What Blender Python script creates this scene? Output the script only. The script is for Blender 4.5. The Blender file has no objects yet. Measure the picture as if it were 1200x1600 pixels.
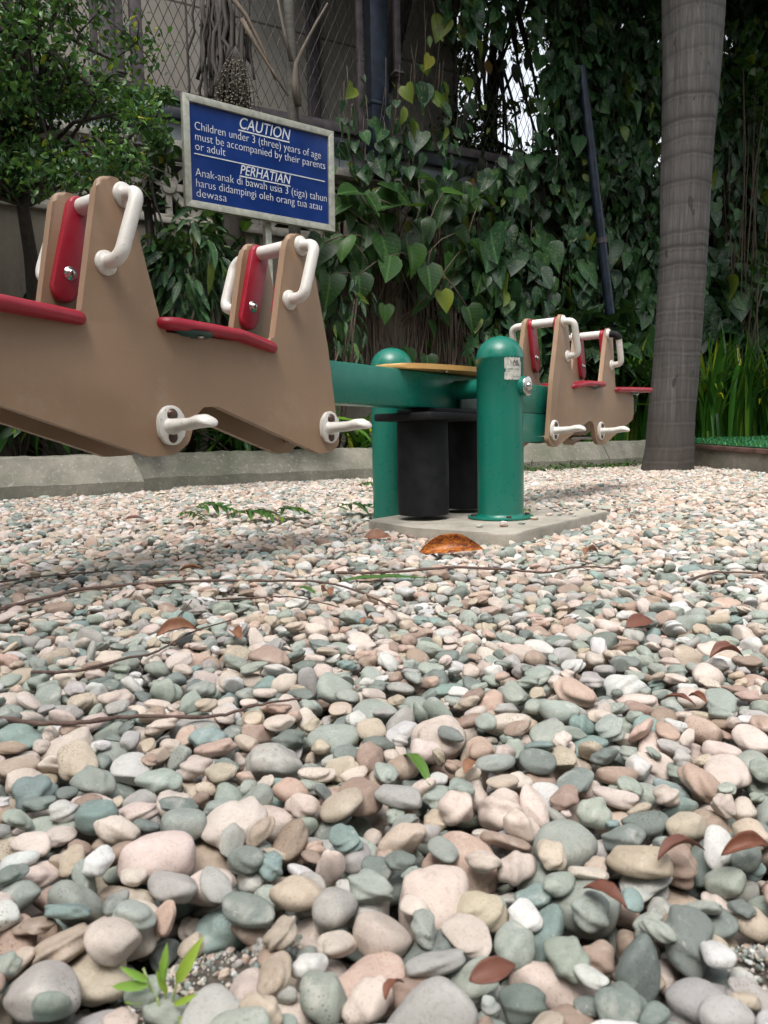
import bpy, bmesh, math, random
import numpy as np
from mathutils import Vector, Matrix, Euler
rng = np.random.default_rng(7)
random.seed(7)
SC = bpy.context.scene
COL = SC.collection
R = math.radians
# ------------------------------------------------------------------ camera
F = 1202.0; PITCH = .095; ROLL = .02; CZ = .33
cd = bpy.data.cameras.new('camera')
cam = bpy.data.objects.new('camera', cd); COL.objects.link(cam)
cd.sensor_fit = 'HORIZONTAL'; cd.sensor_width = 36; cd.lens = 36 * F / 1200
cd.clip_start = .02; cd.clip_end = 500
cam.matrix_world = Matrix.Translation((0, 0, CZ)) @ Matrix.Rotation(math.pi/2 - PITCH, 4, 'X') @ Matrix.Rotation(-ROLL, 4, 'Z')
cd.dof.use_dof = True; cd.dof.focus_distance = 2.4; cd.dof.aperture_fstop = cd.lens / 1.6
SC.camera = cam
# ------------------------------------------------------------------ sky, sun, exposure
SUN_EL, SUN_AZ = 62, 200          # soft overcast light from high behind the camera
w = bpy.data.worlds.new("World"); SC.world = w; w.use_nodes = True
nt = w.node_tree; bg = nt.nodes['Background']
sky = nt.nodes.new('ShaderNodeTexSky'); sky.sky_type = 'NISHITA'; sky.sun_disc = False
sky.sun_elevation = R(SUN_EL); sky.sun_rotation = R(SUN_AZ); sky.dust_density = 4; sky.air_density = 1.2; sky.ozone_density = 1
hs = nt.nodes.new('ShaderNodeHueSaturation'); hs.inputs['Saturation'].default_value = .28
nt.links.new(sky.outputs[0], hs.inputs['Color']); nt.links.new(hs.outputs[0], bg.inputs['Color'])
bg.inputs['Strength'].default_value = .15
sl = bpy.data.lights.new('sun', 'SUN'); sl.energy = 1.1; sl.angle = R(35); sl.color = (1, .96, .9)
so = bpy.data.objects.new('sun', sl); COL.objects.link(so)
sd = Vector((math.cos(R(SUN_EL))*math.sin(R(SUN_AZ)), math.cos(R(SUN_EL))*math.cos(R(SUN_AZ)), math.sin(R(SUN_EL))))
so.rotation_euler = sd.to_track_quat('Z', 'Y').to_euler(); so.location = (0, 0, 12)
SC.view_settings.view_transform = 'Standard'; SC.view_settings.look = 'None'
SC.view_settings.exposure = 1.17; SC.view_settings.gamma = 1
SC.cycles.max_bounces = 8; SC.cycles.diffuse_bounces = 4; SC.cycles.transparent_max_bounces = 8

# ------------------------------------------------------------------ helpers
def ray(x, y):
    cr, sr = math.cos(ROLL), math.sin(ROLL); a, b = x-600, y-800
    X = a*cr-b*sr; Y = a*sr+b*cr; c, s = math.cos(PITCH), math.sin(PITCH); up = -Y/F
    return np.array([X/F, c+up*s, -s+up*c])
def at(x, y, d):              # world point seen at photo position x, y at forward distance d
    r = ray(x, y); p = r/r[1]*d; return Vector((p[0], p[1], p[2]+CZ))
def tag(o, label=None, cat=None, group=None, kind=None):
    if label: o['label'] = label
    if cat: o['category'] = cat
    if group: o['group'] = group
    if kind: o['kind'] = kind
    return o
def empty(name, loc=(0, 0, 0), rz=0):
    o = bpy.data.objects.new(name, None); COL.objects.link(o); o.location = loc; o.rotation_euler = (0, 0, rz)
    o.empty_display_size = .1
    return o
def link(name, me, mat=None, parent=None, smooth=40):
    o = bpy.data.objects.new(name, me); COL.objects.link(o)
    if mat: me.materials.append(mat)
    if parent: o.parent = parent
    if smooth is not None and len(me.polygons):
        me.polygons.foreach_set('use_smooth', [True]*len(me.polygons))
        if smooth < 180: me.set_sharp_from_angle(angle=R(smooth))
    return o
def fin(name, bm, mat=None, parent=None, smooth=40):
    bmesh.ops.recalc_face_normals(bm, faces=bm.faces[:])
    me = bpy.data.meshes.new(name); bm.to_mesh(me); bm.free()
    return link(name, me, mat, parent, smooth)
def box(bm, c, s, rz=0, bev=0, M=None):
    r = bmesh.ops.create_cube(bm, size=1)
    T = Matrix.Translation(c) @ Matrix.Rotation(rz, 4, 'Z') @ Matrix.Diagonal((*s, 1))
    if M is not None: T = M @ T
    bmesh.ops.transform(bm, matrix=T, verts=r['verts'])
    if bev:
        es = set(e for v in r['verts'] for e in v.link_edges)
        bmesh.ops.bevel(bm, geom=list(es), offset=bev, segments=2, affect='EDGES', profile=.5)
def bar(bm, a, b, wx, wy=None):           # square bar between two points
    a, b = Vector(a), Vector(b); d = b-a; q = d.to_track_quat('Z', 'Y').to_matrix().to_4x4()
    r = bmesh.ops.create_cube(bm, size=1)
    bmesh.ops.transform(bm, matrix=Matrix.Translation((a+b)/2) @ q @ Matrix.Diagonal((wx, wy or wx, d.length, 1)), verts=r['verts'])
def rounded(pts, radii, seg=6):           # 2-D polygon with rounded corners
    out = []; n = len(pts)
    for i in range(n):
        p0, p, p1 = Vector(pts[i-1]), Vector(pts[i]), Vector(pts[(i+1) % n]); r = radii[i] if hasattr(radii, '__len__') else radii
        a = (p0-p); b = (p1-p); la, lb = a.length, b.length; a.normalize(); b.normalize()
        ang = a.angle(b); t = min(r/math.tan(ang/2), la*.48, lb*.48) if ang > .01 else 0
        if r == 0 or abs(ang-math.pi) < .03: out.append(p); continue
        A, B = p+a*t, p+b*t
        for k in range(seg+1):
            s = k/seg; out.append(A*(1-s)**2+p*2*s*(1-s)+B*s*s)
    return out
def plate(bm, pts, f, th, bev=.004, seg=3):   # prism of a 2-D outline; f(x, y, h) -> 3-D
    n = len(pts)
    A = [bm.verts.new(f(p[0], p[1], 0)) for p in pts]; B = [bm.verts.new(f(p[0], p[1], th)) for p in pts]
    bm.faces.new(A); bm.faces.new(B[::-1])
    for i in range(n): bm.faces.new((A[i], B[i], B[(i+1) % n], A[(i+1) % n]))
    if bev:
        es = [bm.edges.get((L[i], L[(i+1) % n])) for L in (A, B) for i in range(n)]
        bmesh.ops.bevel(bm, geom=es, offset=bev, segments=seg, affect='EDGES', profile=.5)
def tube_np(path, rad, n=8, cap=True):
    path = [Vector(p) for p in path]; m = len(path); vs = []; fs = []; nrm = None
    for i, p in enumerate(path):
        t = (path[min(i+1, m-1)]-path[max(i-1, 0)]).normalized()
        if nrm is None: nrm = t.orthogonal().normalized()
        nrm = (nrm-t*nrm.dot(t)).normalized(); b = t.cross(nrm); r = rad[i] if hasattr(rad, '__len__') else rad
        for k in range(n):
            a = 2*math.pi*k/n; vs.append(p+(nrm*math.cos(a)+b*math.sin(a))*r)
    for i in range(m-1):
        for k in range(n): fs.append((i*n+k, i*n+(k+1) % n, (i+1)*n+(k+1) % n, (i+1)*n+k))
    if cap: fs.append(tuple(range(n))[::-1]); fs.append(tuple((m-1)*n+k for k in range(n)))
    return vs, fs
def tube(bm, path, rad, n=8):
    vs, fs = tube_np(path, rad, n); V = [bm.verts.new(v) for v in vs]
    for f in fs: bm.faces.new([V[i] for i in f])
def fillet(path, r, seg=6):
    out = [Vector(path[0])]
    for i in range(1, len(path)-1):
        p0, p, p1 = map(Vector, (path[i-1], path[i], path[i+1])); a = p0-p; b = p1-p
        t = min(r, a.length*.49, b.length*.49); A = p+a.normalized()*t; B = p+b.normalized()*t
        for k in range(seg+1):
            s = k/seg; out.append(A*(1-s)**2+p*2*s*(1-s)+B*s*s)
    out.append(Vector(path[-1])); return out
def lathe(bm, prof, n=32, M=Matrix()):     # prof: (r, z)
    rings = []
    for r, z in prof:
        if r < 1e-6: rings.append([bm.verts.new(M @ Vector((0, 0, z)))])
        else: rings.append([bm.verts.new(M @ Vector((r*math.cos(2*math.pi*k/n), r*math.sin(2*math.pi*k/n), z))) for k in range(n)])
    for a, b in zip(rings, rings[1:]):
        for k in range(n):
            k2 = (k+1) % n
            if len(a) == 1 and len(b) == 1: continue
            if len(a) == 1: bm.faces.new((a[0], b[k], b[k2]))
            elif len(b) == 1: bm.faces.new((a[k], b[0], a[k2]))
            else: bm.faces.new((a[k], b[k], b[k2], a[k2]))
def bm_new(): return bmesh.new()

# ------------------------------------------------------------------ materials
class NT:
    def __init__(s, name):
        s.m = bpy.data.materials.new(name); s.m.use_nodes = True; s.t = s.m.node_tree; s.b = s.t.nodes['Principled BSDF']
    def n(s, typ, **k):
        nd = s.t.nodes.new(typ)
        for a, v in k.items():
            if a.startswith('i_'): nd.inputs[a[2:].replace('_', ' ')].default_value = v
            else: setattr(nd, a, v)
        return nd
    def l(s, a, b): s.t.links.new(a, b)
    def coord(s, kind='Object', scale=(1, 1, 1)):
        c = s.n('ShaderNodeNewGeometry').outputs['Position'] if kind == 'World' else s.n('ShaderNodeTexCoord').outputs[kind]
        if scale == (1, 1, 1): return c
        m = s.n('ShaderNodeMapping'); m.inputs['Scale'].default_value = scale; s.l(c, m.inputs[0]); return m.outputs[0]
    def noise(s, co, scale, detail=4, rough=.55, dist=0):
        n = s.n('ShaderNodeTexNoise', i_Scale=scale, i_Detail=detail, i_Roughness=rough, i_Distortion=dist); s.l(co, n.inputs['Vector']); return n.outputs['Fac']
    def ramp(s, fac, stops):
        r = s.n('ShaderNodeValToRGB'); e = r.color_ramp.elements
        while len(e) < len(stops): e.new(.5)
        for el, (p, c) in zip(e, stops): el.position = p; el.color = (*c, 1) if len(c) == 3 else c
        s.l(fac, r.inputs[0]); return r.outputs[0]
    def mix(s, f, a, b, mode='MIX'):
        m = s.n('ShaderNodeMix', data_type='RGBA', blend_type=mode)
        for sock, v in ((m.inputs['Factor'], f), (m.inputs[6], a), (m.inputs[7], b)):
            if isinstance(v, (int, float)): sock.default_value = v
            elif isinstance(v, tuple): sock.default_value = (*v, 1) if len(v) == 3 else v
            else: s.l(v, sock)
        return m.outputs[2]
    def bump(s, h, st=.3, d=.01):
        b = s.n('ShaderNodeBump', i_Strength=st, i_Distance=d); s.l(h, b.inputs['Height']); s.l(b.outputs[0], s.b.inputs['Normal']); return b
    def base(s, c):
        if isinstance(c, tuple): s.b.inputs['Base Color'].default_value = (*c, 1)
        else: s.l(c, s.b.inputs['Base Color'])
    def rough(s, v):
        if isinstance(v, (int, float)): s.b.inputs['Roughness'].default_value = v
        else: s.l(v, s.b.inputs['Roughness'])
G = lambda v: (v, v, v)
def simple(name, c, rough=.5, metal=0, nscale=30, var=.12, bump=.1, spec=.5, bd=.002):
    m = NT(name); co = m.coord('Object'); f = m.noise(co, nscale, 6)
    c2 = tuple(x*(1-var*2) for x in c); c3 = tuple(min(1, x*(1+var)) for x in c)
    m.base(m.ramp(f, [(.3, c2), (.55, c), (.75, c3)])); m.b.inputs['Metallic'].default_value = metal
    m.rough(m.ramp(m.noise(co, nscale*.4, 3), [(.3, G(max(0, rough-.08))), (.7, G(min(1, rough+.1)))]))
    m.b.inputs['Specular IOR Level'].default_value = spec
    if bump: m.bump(m.noise(co, nscale*4, 4), bump, bd)
    return m.m
def mat_panel():
    m = NT('tan_plastic'); co = m.coord('Object'); c = (.285, .184, .112)
    f = m.noise(co, 3, 4); col = m.ramp(f, [(.3, (.24, .153, .093)), (.6, c), (.8, (.32, .21, .13))])
    st = m.noise(m.coord('Object', (60, 60, 1.5)), 1, 4); col = m.mix(m.ramp(st, [(.52, G(0)), (.75, G(.3))]), col, (.24, .155, .10))
    sp = m.noise(co, 260, 2); col = m.mix(m.ramp(sp, [(.70, G(0)), (.76, G(.6))]), col, (.5, .38, .28))
    sm = m.noise(co, 9, 6, .7); col = m.mix(m.ramp(sm, [(.55, G(0)), (.72, G(.22))]), col, (.42, .335, .25))
    scr_ = m.noise(m.coord('Object', (3, 3, 40)), 3.5, 3, .8, .3); col = m.mix(m.ramp(scr_, [(.695, G(0)), (.70, G(.5)), (.705, G(0))]), col, (.5, .42, .33))
    m.base(col); m.rough(m.ramp(sm, [(.3, G(.42)), (.7, G(.6))])); m.bump(m.noise(co, 500, 2), .12, .0006); return m.m
def mat_paint(name, c, rough=.3, dust=.3):
    m = NT(name); co = m.coord('Object'); f = m.noise(co, 5, 6, .65)
    col = m.mix(m.ramp(f, [(.45, G(0)), (.8, G(dust))]), c, tuple(x*.5+.16 for x in c))
    sp = m.noise(co, 150, 2); col = m.mix(m.ramp(sp, [(.72, G(0)), (.77, G(.7))]), col, tuple(x*.4 for x in c))
    st = m.noise(m.coord('Object', (40, 40, 2)), 1, 3); col = m.mix(m.ramp(st, [(.5, G(0)), (.8, G(.25))]), col, tuple(x*.55 for x in c))
    gr = m.noise(co, 22, 7, .8); col = m.mix(m.ramp(gr, [(.60, G(0)), (.74, G(.35))]), col, tuple(x*.35+.10 for x in c))
    m.base(col); m.rough(m.ramp(gr, [(.4, G(rough)), (.7, G(rough+.25))])); m.bump(m.noise(co, 60, 3), .10, .001); return m.m
def mat_white():
    m = NT('white_plastic'); co = m.coord('Object'); f = m.noise(co, 90, 5, .7)
    col = m.mix(m.ramp(f, [(.60, G(0)), (.70, G(.8))]), (.64, .62, .58), (.28, .25, .21))
    col = m.mix(m.ramp(m.noise(co, 12, 4), [(.4, G(0)), (.8, G(.35))]), col, (.5, .46, .4))
    m.base(col); m.rough(.38); m.bump(f, .15, .0008); return m.m
def mat_concrete(name, c, moss=.5, scratch=True):
    m = NT(name); co = m.coord('Object')
    f = m.noise(co, 6, 8, .65); col = m.ramp(f, [(.25, tuple(x*.6 for x in c)), (.5, c), (.75, tuple(min(1, x*1.35) for x in c))])
    g = m.noise(co, 2.2, 6, .7); col = m.mix(m.ramp(g, [(.42, G(0)), (.68, G(moss))]), col, (.115, .12, .085))
    k = m.noise(co, 38, 5, .75); col = m.mix(m.ramp(k, [(.56, G(0)), (.66, G(.55))]), col, (.42, .40, .35))
    if scratch:
        wv = m.n('ShaderNodeTexWave', i_Scale=5.0, i_Distortion=14.0, i_Detail=4.0, i_Detail_Scale=2.0); m.l(co, wv.inputs['Vector'])
        col = m.mix(m.ramp(wv.outputs['Fac'], [(.9, G(0)), (1, G(.18))]), col, (.12, .12, .09))
    m.base(col); m.rough(.9); h = m.mix(.5, k, m.noise(co, 120, 4)); m.bump(h, .6, .006); return m.m
def mat_leaf(name, c0, c1, c2, rough=.38, veins=True, vari=0, trans=.22):
    m = NT(name); a = m.n('ShaderNodeAttribute', attribute_name='rnd'); col = m.ramp(a.outputs['Fac'], [(0, c0), (.5, c1), (.95, c2), (.965, (c2[0]*2.6+.04, c2[1]*1.4+.03, c2[2]*.6))])
    uv = m.n('ShaderNodeUVMap'); sx = m.n('ShaderNodeSeparateXYZ'); m.l(uv.outputs[0], sx.inputs[0])
    ab = m.n('ShaderNodeMath', operation='ABSOLUTE'); m.l(sx.outputs[0], ab.inputs[0])
    if veins:
        mr = m.ramp(ab.outputs[0], [(0, G(.5)), (.05, G(0))]); col = m.mix(mr, col, tuple(min(1, x*1.8+.03) for x in c2))
        sm = m.n('ShaderNodeMath', operation='MULTIPLY_ADD'); m.l(ab.outputs[0], sm.inputs[0]); sm.inputs[1].default_value = -.55; m.l(sx.outputs[1], sm.inputs[2])
        mu = m.n('ShaderNodeMath', operation='MULTIPLY'); m.l(sm.outputs[0], mu.inputs[0]); mu.inputs[1].default_value = 7.5
        fr = m.n('ShaderNodeMath', operation='FRACT'); m.l(mu.outputs[0], fr.inputs[0])
        col = m.mix(m.ramp(fr.outputs[0], [(0, G(.35)), (.14, G(0)), (.9, G(0)), (1, G(.35))]), col, tuple(min(1, x*1.5+.02) for x in c2))
        m.bump(fr.outputs[0], .25, .004)
    if vari:
        v = m.noise(m.coord('World', (9, 9, 9)), 2.5, 5, .75, 1.5); col = m.mix(m.ramp(v, [(.56, G(0)), (.62, G(vari))]), col, (.30, .33, .12))
    m.base(col); m.rough(rough); m.b.inputs['Specular IOR Level'].default_value = .38; out = m.t.nodes['Material Output']
    if trans:
        tr = m.n('ShaderNodeBsdfTranslucent'); m.l(m.mix(.5, col, (.12, .22, .02)), tr.inputs['Color'])
        mx = m.n('ShaderNodeMixShader'); mx.inputs[0].default_value = trans; m.l(m.b.outputs[0], mx.inputs[1]); m.l(tr.outputs[0], mx.inputs[2]); m.l(mx.outputs[0], out.inputs[0])
    return m.m
def mat_bark(name, c, vs=(30, 30, 3), var=.45):
    m = NT(name); f = m.noise(m.coord('Object', vs), 1, 8, .7)
    m.base(m.ramp(f, [(.3, tuple(x*(1-var) for x in c)), (.5, c), (.72, tuple(x*(1+var) for x in c))])); m.rough(.9); m.bump(f, .7, .01); return m.m
def mat_palm():
    m = NT('palm_bark'); a = m.n('ShaderNodeAttribute', attribute_name='ring')
    f = m.noise(m.coord('Object', (45, 45, 2.2)), 1, 8, .75); co = m.coord('Object')
    col = m.ramp(f, [(.30, (.030, .027, .025)), (.5, (.066, .062, .058)), (.70, (.130, .124, .116))])
    b = m.noise(co, 2.0, 5, .6); col = m.mix(m.ramp(b, [(.38, G(0)), (.68, G(.55))]), col, (.045, .038, .033))
    col = m.mix(m.ramp(a.outputs['Fac'], [(0, G(0)), (.9, G(.95))]), col, (.024, .021, .021))
    cr = m.noise(m.coord('Object', (14, 14, 5)), 1, 2, .5); col = m.mix(m.ramp(cr, [(.69, G(0)), (.71, G(.9))]), col, (.02, .018, .016))
    lo = m.n('ShaderNodeSeparateXYZ'); m.l(co, lo.inputs[0])
    col = m.mix(m.ramp(lo.outputs[2], [(0, G(.7)), (.45, G(.5)), (1, G(0))]), col, (.042, .032, .026))
    m.base(col); m.rough(.85); m.bump(m.mix(.5, f, cr), .8, .012); return m.m
def mat_pebble(name, inst):
    m = NT(name)
    if inst: t = m.n('ShaderNodeAttribute', attribute_name='tint', attribute_type='INSTANCER').outputs['Color']
    else: t = m.n('ShaderNodeObjectInfo').outputs['Color']
    co = m.coord('World'); big = m.noise(co, 45, 4, .6, .4); fine = m.noise(co, 420, 4, .7); mid = m.noise(co, 150, 5, .7, .5)
    col = m.mix(m.ramp(big, [(.3, G(.45)), (.7, G(0))]), t, m.mix(1.0, t, (.62, .58, .56), 'MULTIPLY'))
    col = m.mix(m.ramp(big, [(.58, G(0)), (.72, G(.35))]), col, (.62, .56, .50))
    col = m.mix(m.ramp(fine, [(.30, G(.55)), (.45, G(0))]), col, m.mix(1.0, col, (.5, .47, .45), 'MULTIPLY'))
    col = m.mix(m.ramp(mid, [(.62, G(0)), (.68, G(.4))]), col, (.55, .50, .45))
    vn = m.noise(co, 28, 2, .5, 2.5); col = m.mix(m.ramp(vn, [(.485, G(0)), (.497, G(.28)), (.509, G(0))]), col, m.mix(1.0, col, (.5, .45, .4), 'MULTIPLY'))
    zone = m.noise(co, 17, 2, .5); zr = m.ramp(zone, [(.60, G(0)), (.68, G(1))]); pit = m.n('ShaderNodeTexVoronoi', i_Scale=380.0); m.l(co, pit.inputs['Vector'])
    pr_ = m.ramp(pit.outputs['Distance'], [(.16, G(1)), (.34, G(0))]); pz = m.mix(1.0, pr_, zr, 'MULTIPLY'); col = m.mix(pz, col, m.mix(1.0, col, (.42, .38, .34), 'MULTIPLY'))
    blot = m.noise(co, 75, 6, .8, 1.0); col = m.mix(m.ramp(blot, [(.57, G(0)), (.63, G(.38))]), col, m.mix(1.0, col, (1.25, 1.2, 1.12), 'MULTIPLY')); col = m.mix(m.ramp(blot, [(.34, G(.4)), (.42, G(0))]), col, m.mix(1.0, col, (.6, .55, .5), 'MULTIPLY'))
    m.base(col); m.rough(m.ramp(mid, [(.3, G(.55)), (.7, G(.8))])); m.b.inputs['Specular IOR Level'].default_value = .3
    m.bump(m.mix(.4, mid, fine), .45, .0022); return m.m
def mat_soil(name, c, g=90):
    m = NT(name); co = m.coord('World'); f = m.noise(co, 9, 6, .7); k = m.noise(co, g, 6, .8)
    m.base(m.mix(m.ramp(k, [(.5, G(0)), (.66, G(.7))]), m.ramp(f, [(.3, tuple(x*.6 for x in c)), (.7, tuple(x*1.3 for x in c))]), tuple(min(1, x*2.2) for x in c)))
    m.rough(.95); m.bump(k, .9, .008); return m.m
M_PANEL = mat_panel(); M_GREEN = mat_paint('green_paint', (.003, .145, .102), .26, .12); M_RED = mat_paint('red_plastic', (.30, .006, .022), .34, .14)
M_WHITE = mat_white(); M_STEEL = simple('stainless_steel', (.55, .53, .5), .25, 1, 40, .1, .1)
M_BOLT = simple('dark_bolt', (.10, .06, .05), .35, .6); M_RUBBER = simple('black_rubber', (.010, .010, .012), .65, 0, 25, .3, .4, .25)
M_DGREEN = mat_paint('dark_green_plastic', (.008, .055, .05), .35); M_YELLOW = mat_paint('ochre_plastic', (.58, .33, .10), .4, .3)
M_HOLE = simple('dark_recess', (.06, .025, .018), .6)
M_KERB = mat_concrete('kerb_concrete', (.20, .19, .155), 1.0); M_PAD = mat_concrete('pad_concrete', (.36, .33, .28), .3, False)
M_KERBFACE = mat_concrete('kerb_face_concrete', (.20, .18, .15), .6)
M_PALM = mat_palm(); M_BARK = mat_bark('dark_bark', (.042, .036, .031)); M_ROOT = mat_bark('aerial_root', (.10, .075, .055))
M_SOIL = mat_soil('bed_soil', (.02, .017, .012)); M_GSOIL = mat_soil('gravel_soil', (.17, .145, .12), 260)
M_PEB_I = mat_pebble('pebble_stone_many', True); M_PEB = mat_pebble('pebble_stone', False)

# ------------------------------------------------------------------ ground
SL = .55; E = Vector((1, SL, 0)).normalized(); N = Vector((-E.y, E.x, 0)); BRZ = math.atan(SL)
KA, KA1, WA = 6.42, 5.87, 7.80      # Y-intercepts of kerb fronts and wall front
def sheet(name, x0, x1, y0, y1, nx, ny, zf, mat):
    bm = bm_new(); g = [[bm.verts.new((x0+(x1-x0)*i/nx, y0+(y1-y0)*j/ny, zf(x0+(x1-x0)*i/nx, y0+(y1-y0)*j/ny))) for j in range(ny+1)] for i in range(nx+1)]
    for i in range(nx):
        for j in range(ny): bm.faces.new((g[i][j], g[i+1][j], g[i+1][j+1], g[i][j+1]))
    return tag(fin(name, bm, mat, None, 180), kind='structure')
sheet('ground', -150, 150, -120, 180, 4, 4, lambda x, y: -.075, M_SOIL)
SEED = at(262, 1600, .43); BARE = [(SEED.x+.0, SEED.y+.035, .05), (.25, .47, .04), (-.075, .5, .02)]
def soil_z(x, y):
    z = -.05+.004*math.sin(x*23)*math.cos(y*19)+.003*math.sin(x*57+y*41)
    for bx, by, br in BARE: z += .034*math.exp(-((x-bx)**2+(y-by)**2)/(br*1.1)**2)
    return z
sheet('gravel_soil', -4.2, 7.5, -.6, 10.2, 2, 2, lambda x, y: -.056, M_GSOIL)
sheet('gravel_soil', -1.0, 1.0, .2, 1.2, 80, 50, soil_z, M_GSOIL)
# planting bed behind the kerb
def strip(name, a0, a1, X0, X1, z, mat):
    bm = bm_new(); n = 40
    L = [[bm.verts.new((X0+(X1-X0)*i/n, a+SL*(X0+(X1-X0)*i/n), z+.03*math.sin(i*1.7+k))) for i in range(n+1)] for k, a in enumerate((a0, (a0+a1)/2, a1))]
    for k in range(2):
        for i in range(n): bm.faces.new((L[k][i], L[k][i+1], L[k+1][i+1], L[k+1][i]))
    return tag(fin(name, bm, mat, None, 180), kind='structure')
strip('planting_bed', KA+.24, 16, -7, 13, .15, M_SOIL)
# kerbs
KP = [(0, -.2), (0, .085), (.012, .10), (.115, .25), (.13, .257), (.28, .257), (.30, .245), (.30, -.2)]
def kerb(X0, X1, a, label, name='kerb', hip0=0, hip1=0, KP=KP):
    root = Vector((X0, a+SL*X0, 0)); Ln = (X1-X0)*math.hypot(1, SL)
    bm = bm_new(); n = max(2, int(Ln/.06)); rows = []
    for i in range(n+1):
        t = Ln*i/n; row = []
        for (y, z) in KP:
            tt = t
            if i == 0 and z > .1: tt += hip0*(z-.09)/.16
            if i == n and z > .1: tt -= hip1*(z-.09)/.16
            j = .0035*math.sin(t*13+z*40)+.003*math.sin(t*37+y*60)+random.uniform(-.0015, .0015)
            row.append(bm.verts.new((tt, y+j, z+j*.8)))
        rows.append(row)
    for a_, b_ in zip(rows, rows[1:]):
        for k in range(len(KP)-1): bm.faces.new((a_[k], b_[k], b_[k+1], a_[k+1]))
    bm.faces.new(rows[0][::-1]); bm.faces.new(rows[-1])
    o = fin(name, bm, M_KERB, None, 30); o.location = root; o.rotation_euler = (0, 0, BRZ)
    return tag(o, label, 'kerb')
kerb(-4.6, -1.56, KA1, 'wider grey concrete kerb block at far left that steps forward towards the gravel', hip1=.045, KP=KP[:5]+[(.50, .262), (.52, .25), (.52, -.2)])
kerb(-1.80, 2.25, KA, 'long grey mossy concrete kerb running behind the seesaw from the step to the palm')
kerb(2.262, 9.5, KA, 'grey concrete kerb running to the right behind the palm and the green turf mat')
bm = bm_new(); p = at(534, 738, 6.78)
lathe(bm, [(0, .004), (.016, .004), (.019, .0), (.019, -.004), (.03, -.006), (.03, -.03)], 14, Matrix.Translation(p-N*.012) @ (-N).to_track_quat('Z', 'Y').to_matrix().to_4x4())
tag(fin('drain_pipe', bm, M_RUBBER), 'small dark round drain outlet set in the kerb face left of the seesaw posts', 'drain outlet')

# ------------------------------------------------------------------ seesaw (fitted frame: u along the beam, v to the near side, z up)
PV = Vector((.2375, 2.9919, .2026+CZ)); AZ = .9279; TILT = -.0086; H0 = PV.z
ss = empty('seesaw'); ss.rotation_euler = (0, -TILT, AZ)
Rm = Euler((0, -TILT, AZ)).to_matrix(); ss.location = PV-Rm @ Vector((0, 0, H0))
tag(ss, 'four-seat playground seesaw with tan side panels and red seats on a green beam', 'seesaw')
S1, PER, W = .90, .5744, .0968
def L3(u, v, z): return Vector((u, -v, z+H0))
prof = [(.742, -.215), (.785, .06), (.850, .320), (.862, .364), (.936, .364), (.955, .315), (1.012, .045), (1.374, .045), (1.452, .330),
        (1.462, .366), (1.528, .366), (1.540, .30), (1.587, .045), (1.872, .045), (1.885, -.10), (1.425, -.246), (1.352, -.243), (1.31, -.215),
        (1.285, -.150), (1.262, -.126), (1.215, -.124), (.83, -.250), (.758, -.243)]
rad = [.03, .1, .08, .040, .040, .08, .03, .012, .1, .036, .036, .1, .03, .03, .03, .04, .05, .04, .05, .03, .03, .05, .03]
assert len(rad) == len(prof), (len(rad), len(prof))
outline = rounded(prof, rad, 5)
hp = [(S1-.003, .333), (S1+.035, .176)]
def handle(sx, s0, vs):
    A = (s0+.0-.007, .333); B = (s0+.045, .177); o = .054 if vs > 0 else .074
    path = [(A[0], W, A[1]), (A[0], W+o, A[1]-.004), (B[0], W+o, B[1]+.002), (B[0], W, B[1])]
    P = fillet([L3(sx*s, vs*v, z) for s, v, z in path], .036, 7)
    bm = bm_new(); tube(bm, P, .0158, 14); h = fin('handle', bm, M_WHITE, ss, 60)
    if sx == 1 and s0 > 1.3 and vs == 1: bm = bm_new(); tube(bm, P[:9], .0176, 14); fin('black_tape', bm, M_RUBBER, h, 60)
    for (s, z) in (A, B):
        b = bm_new(); Mx = Matrix.Translation(L3(sx*s, vs*W, z)) @ Vector((0, -vs, 0)).to_track_quat('Z', 'Y').to_matrix().to_4x4()
        lathe(b, [(.027, -.002), (.027, .004), (.024, .007), (.018, .009), (.015, .015)], 24, Mx); fin('flange', b, M_WHITE, h, 60)
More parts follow.
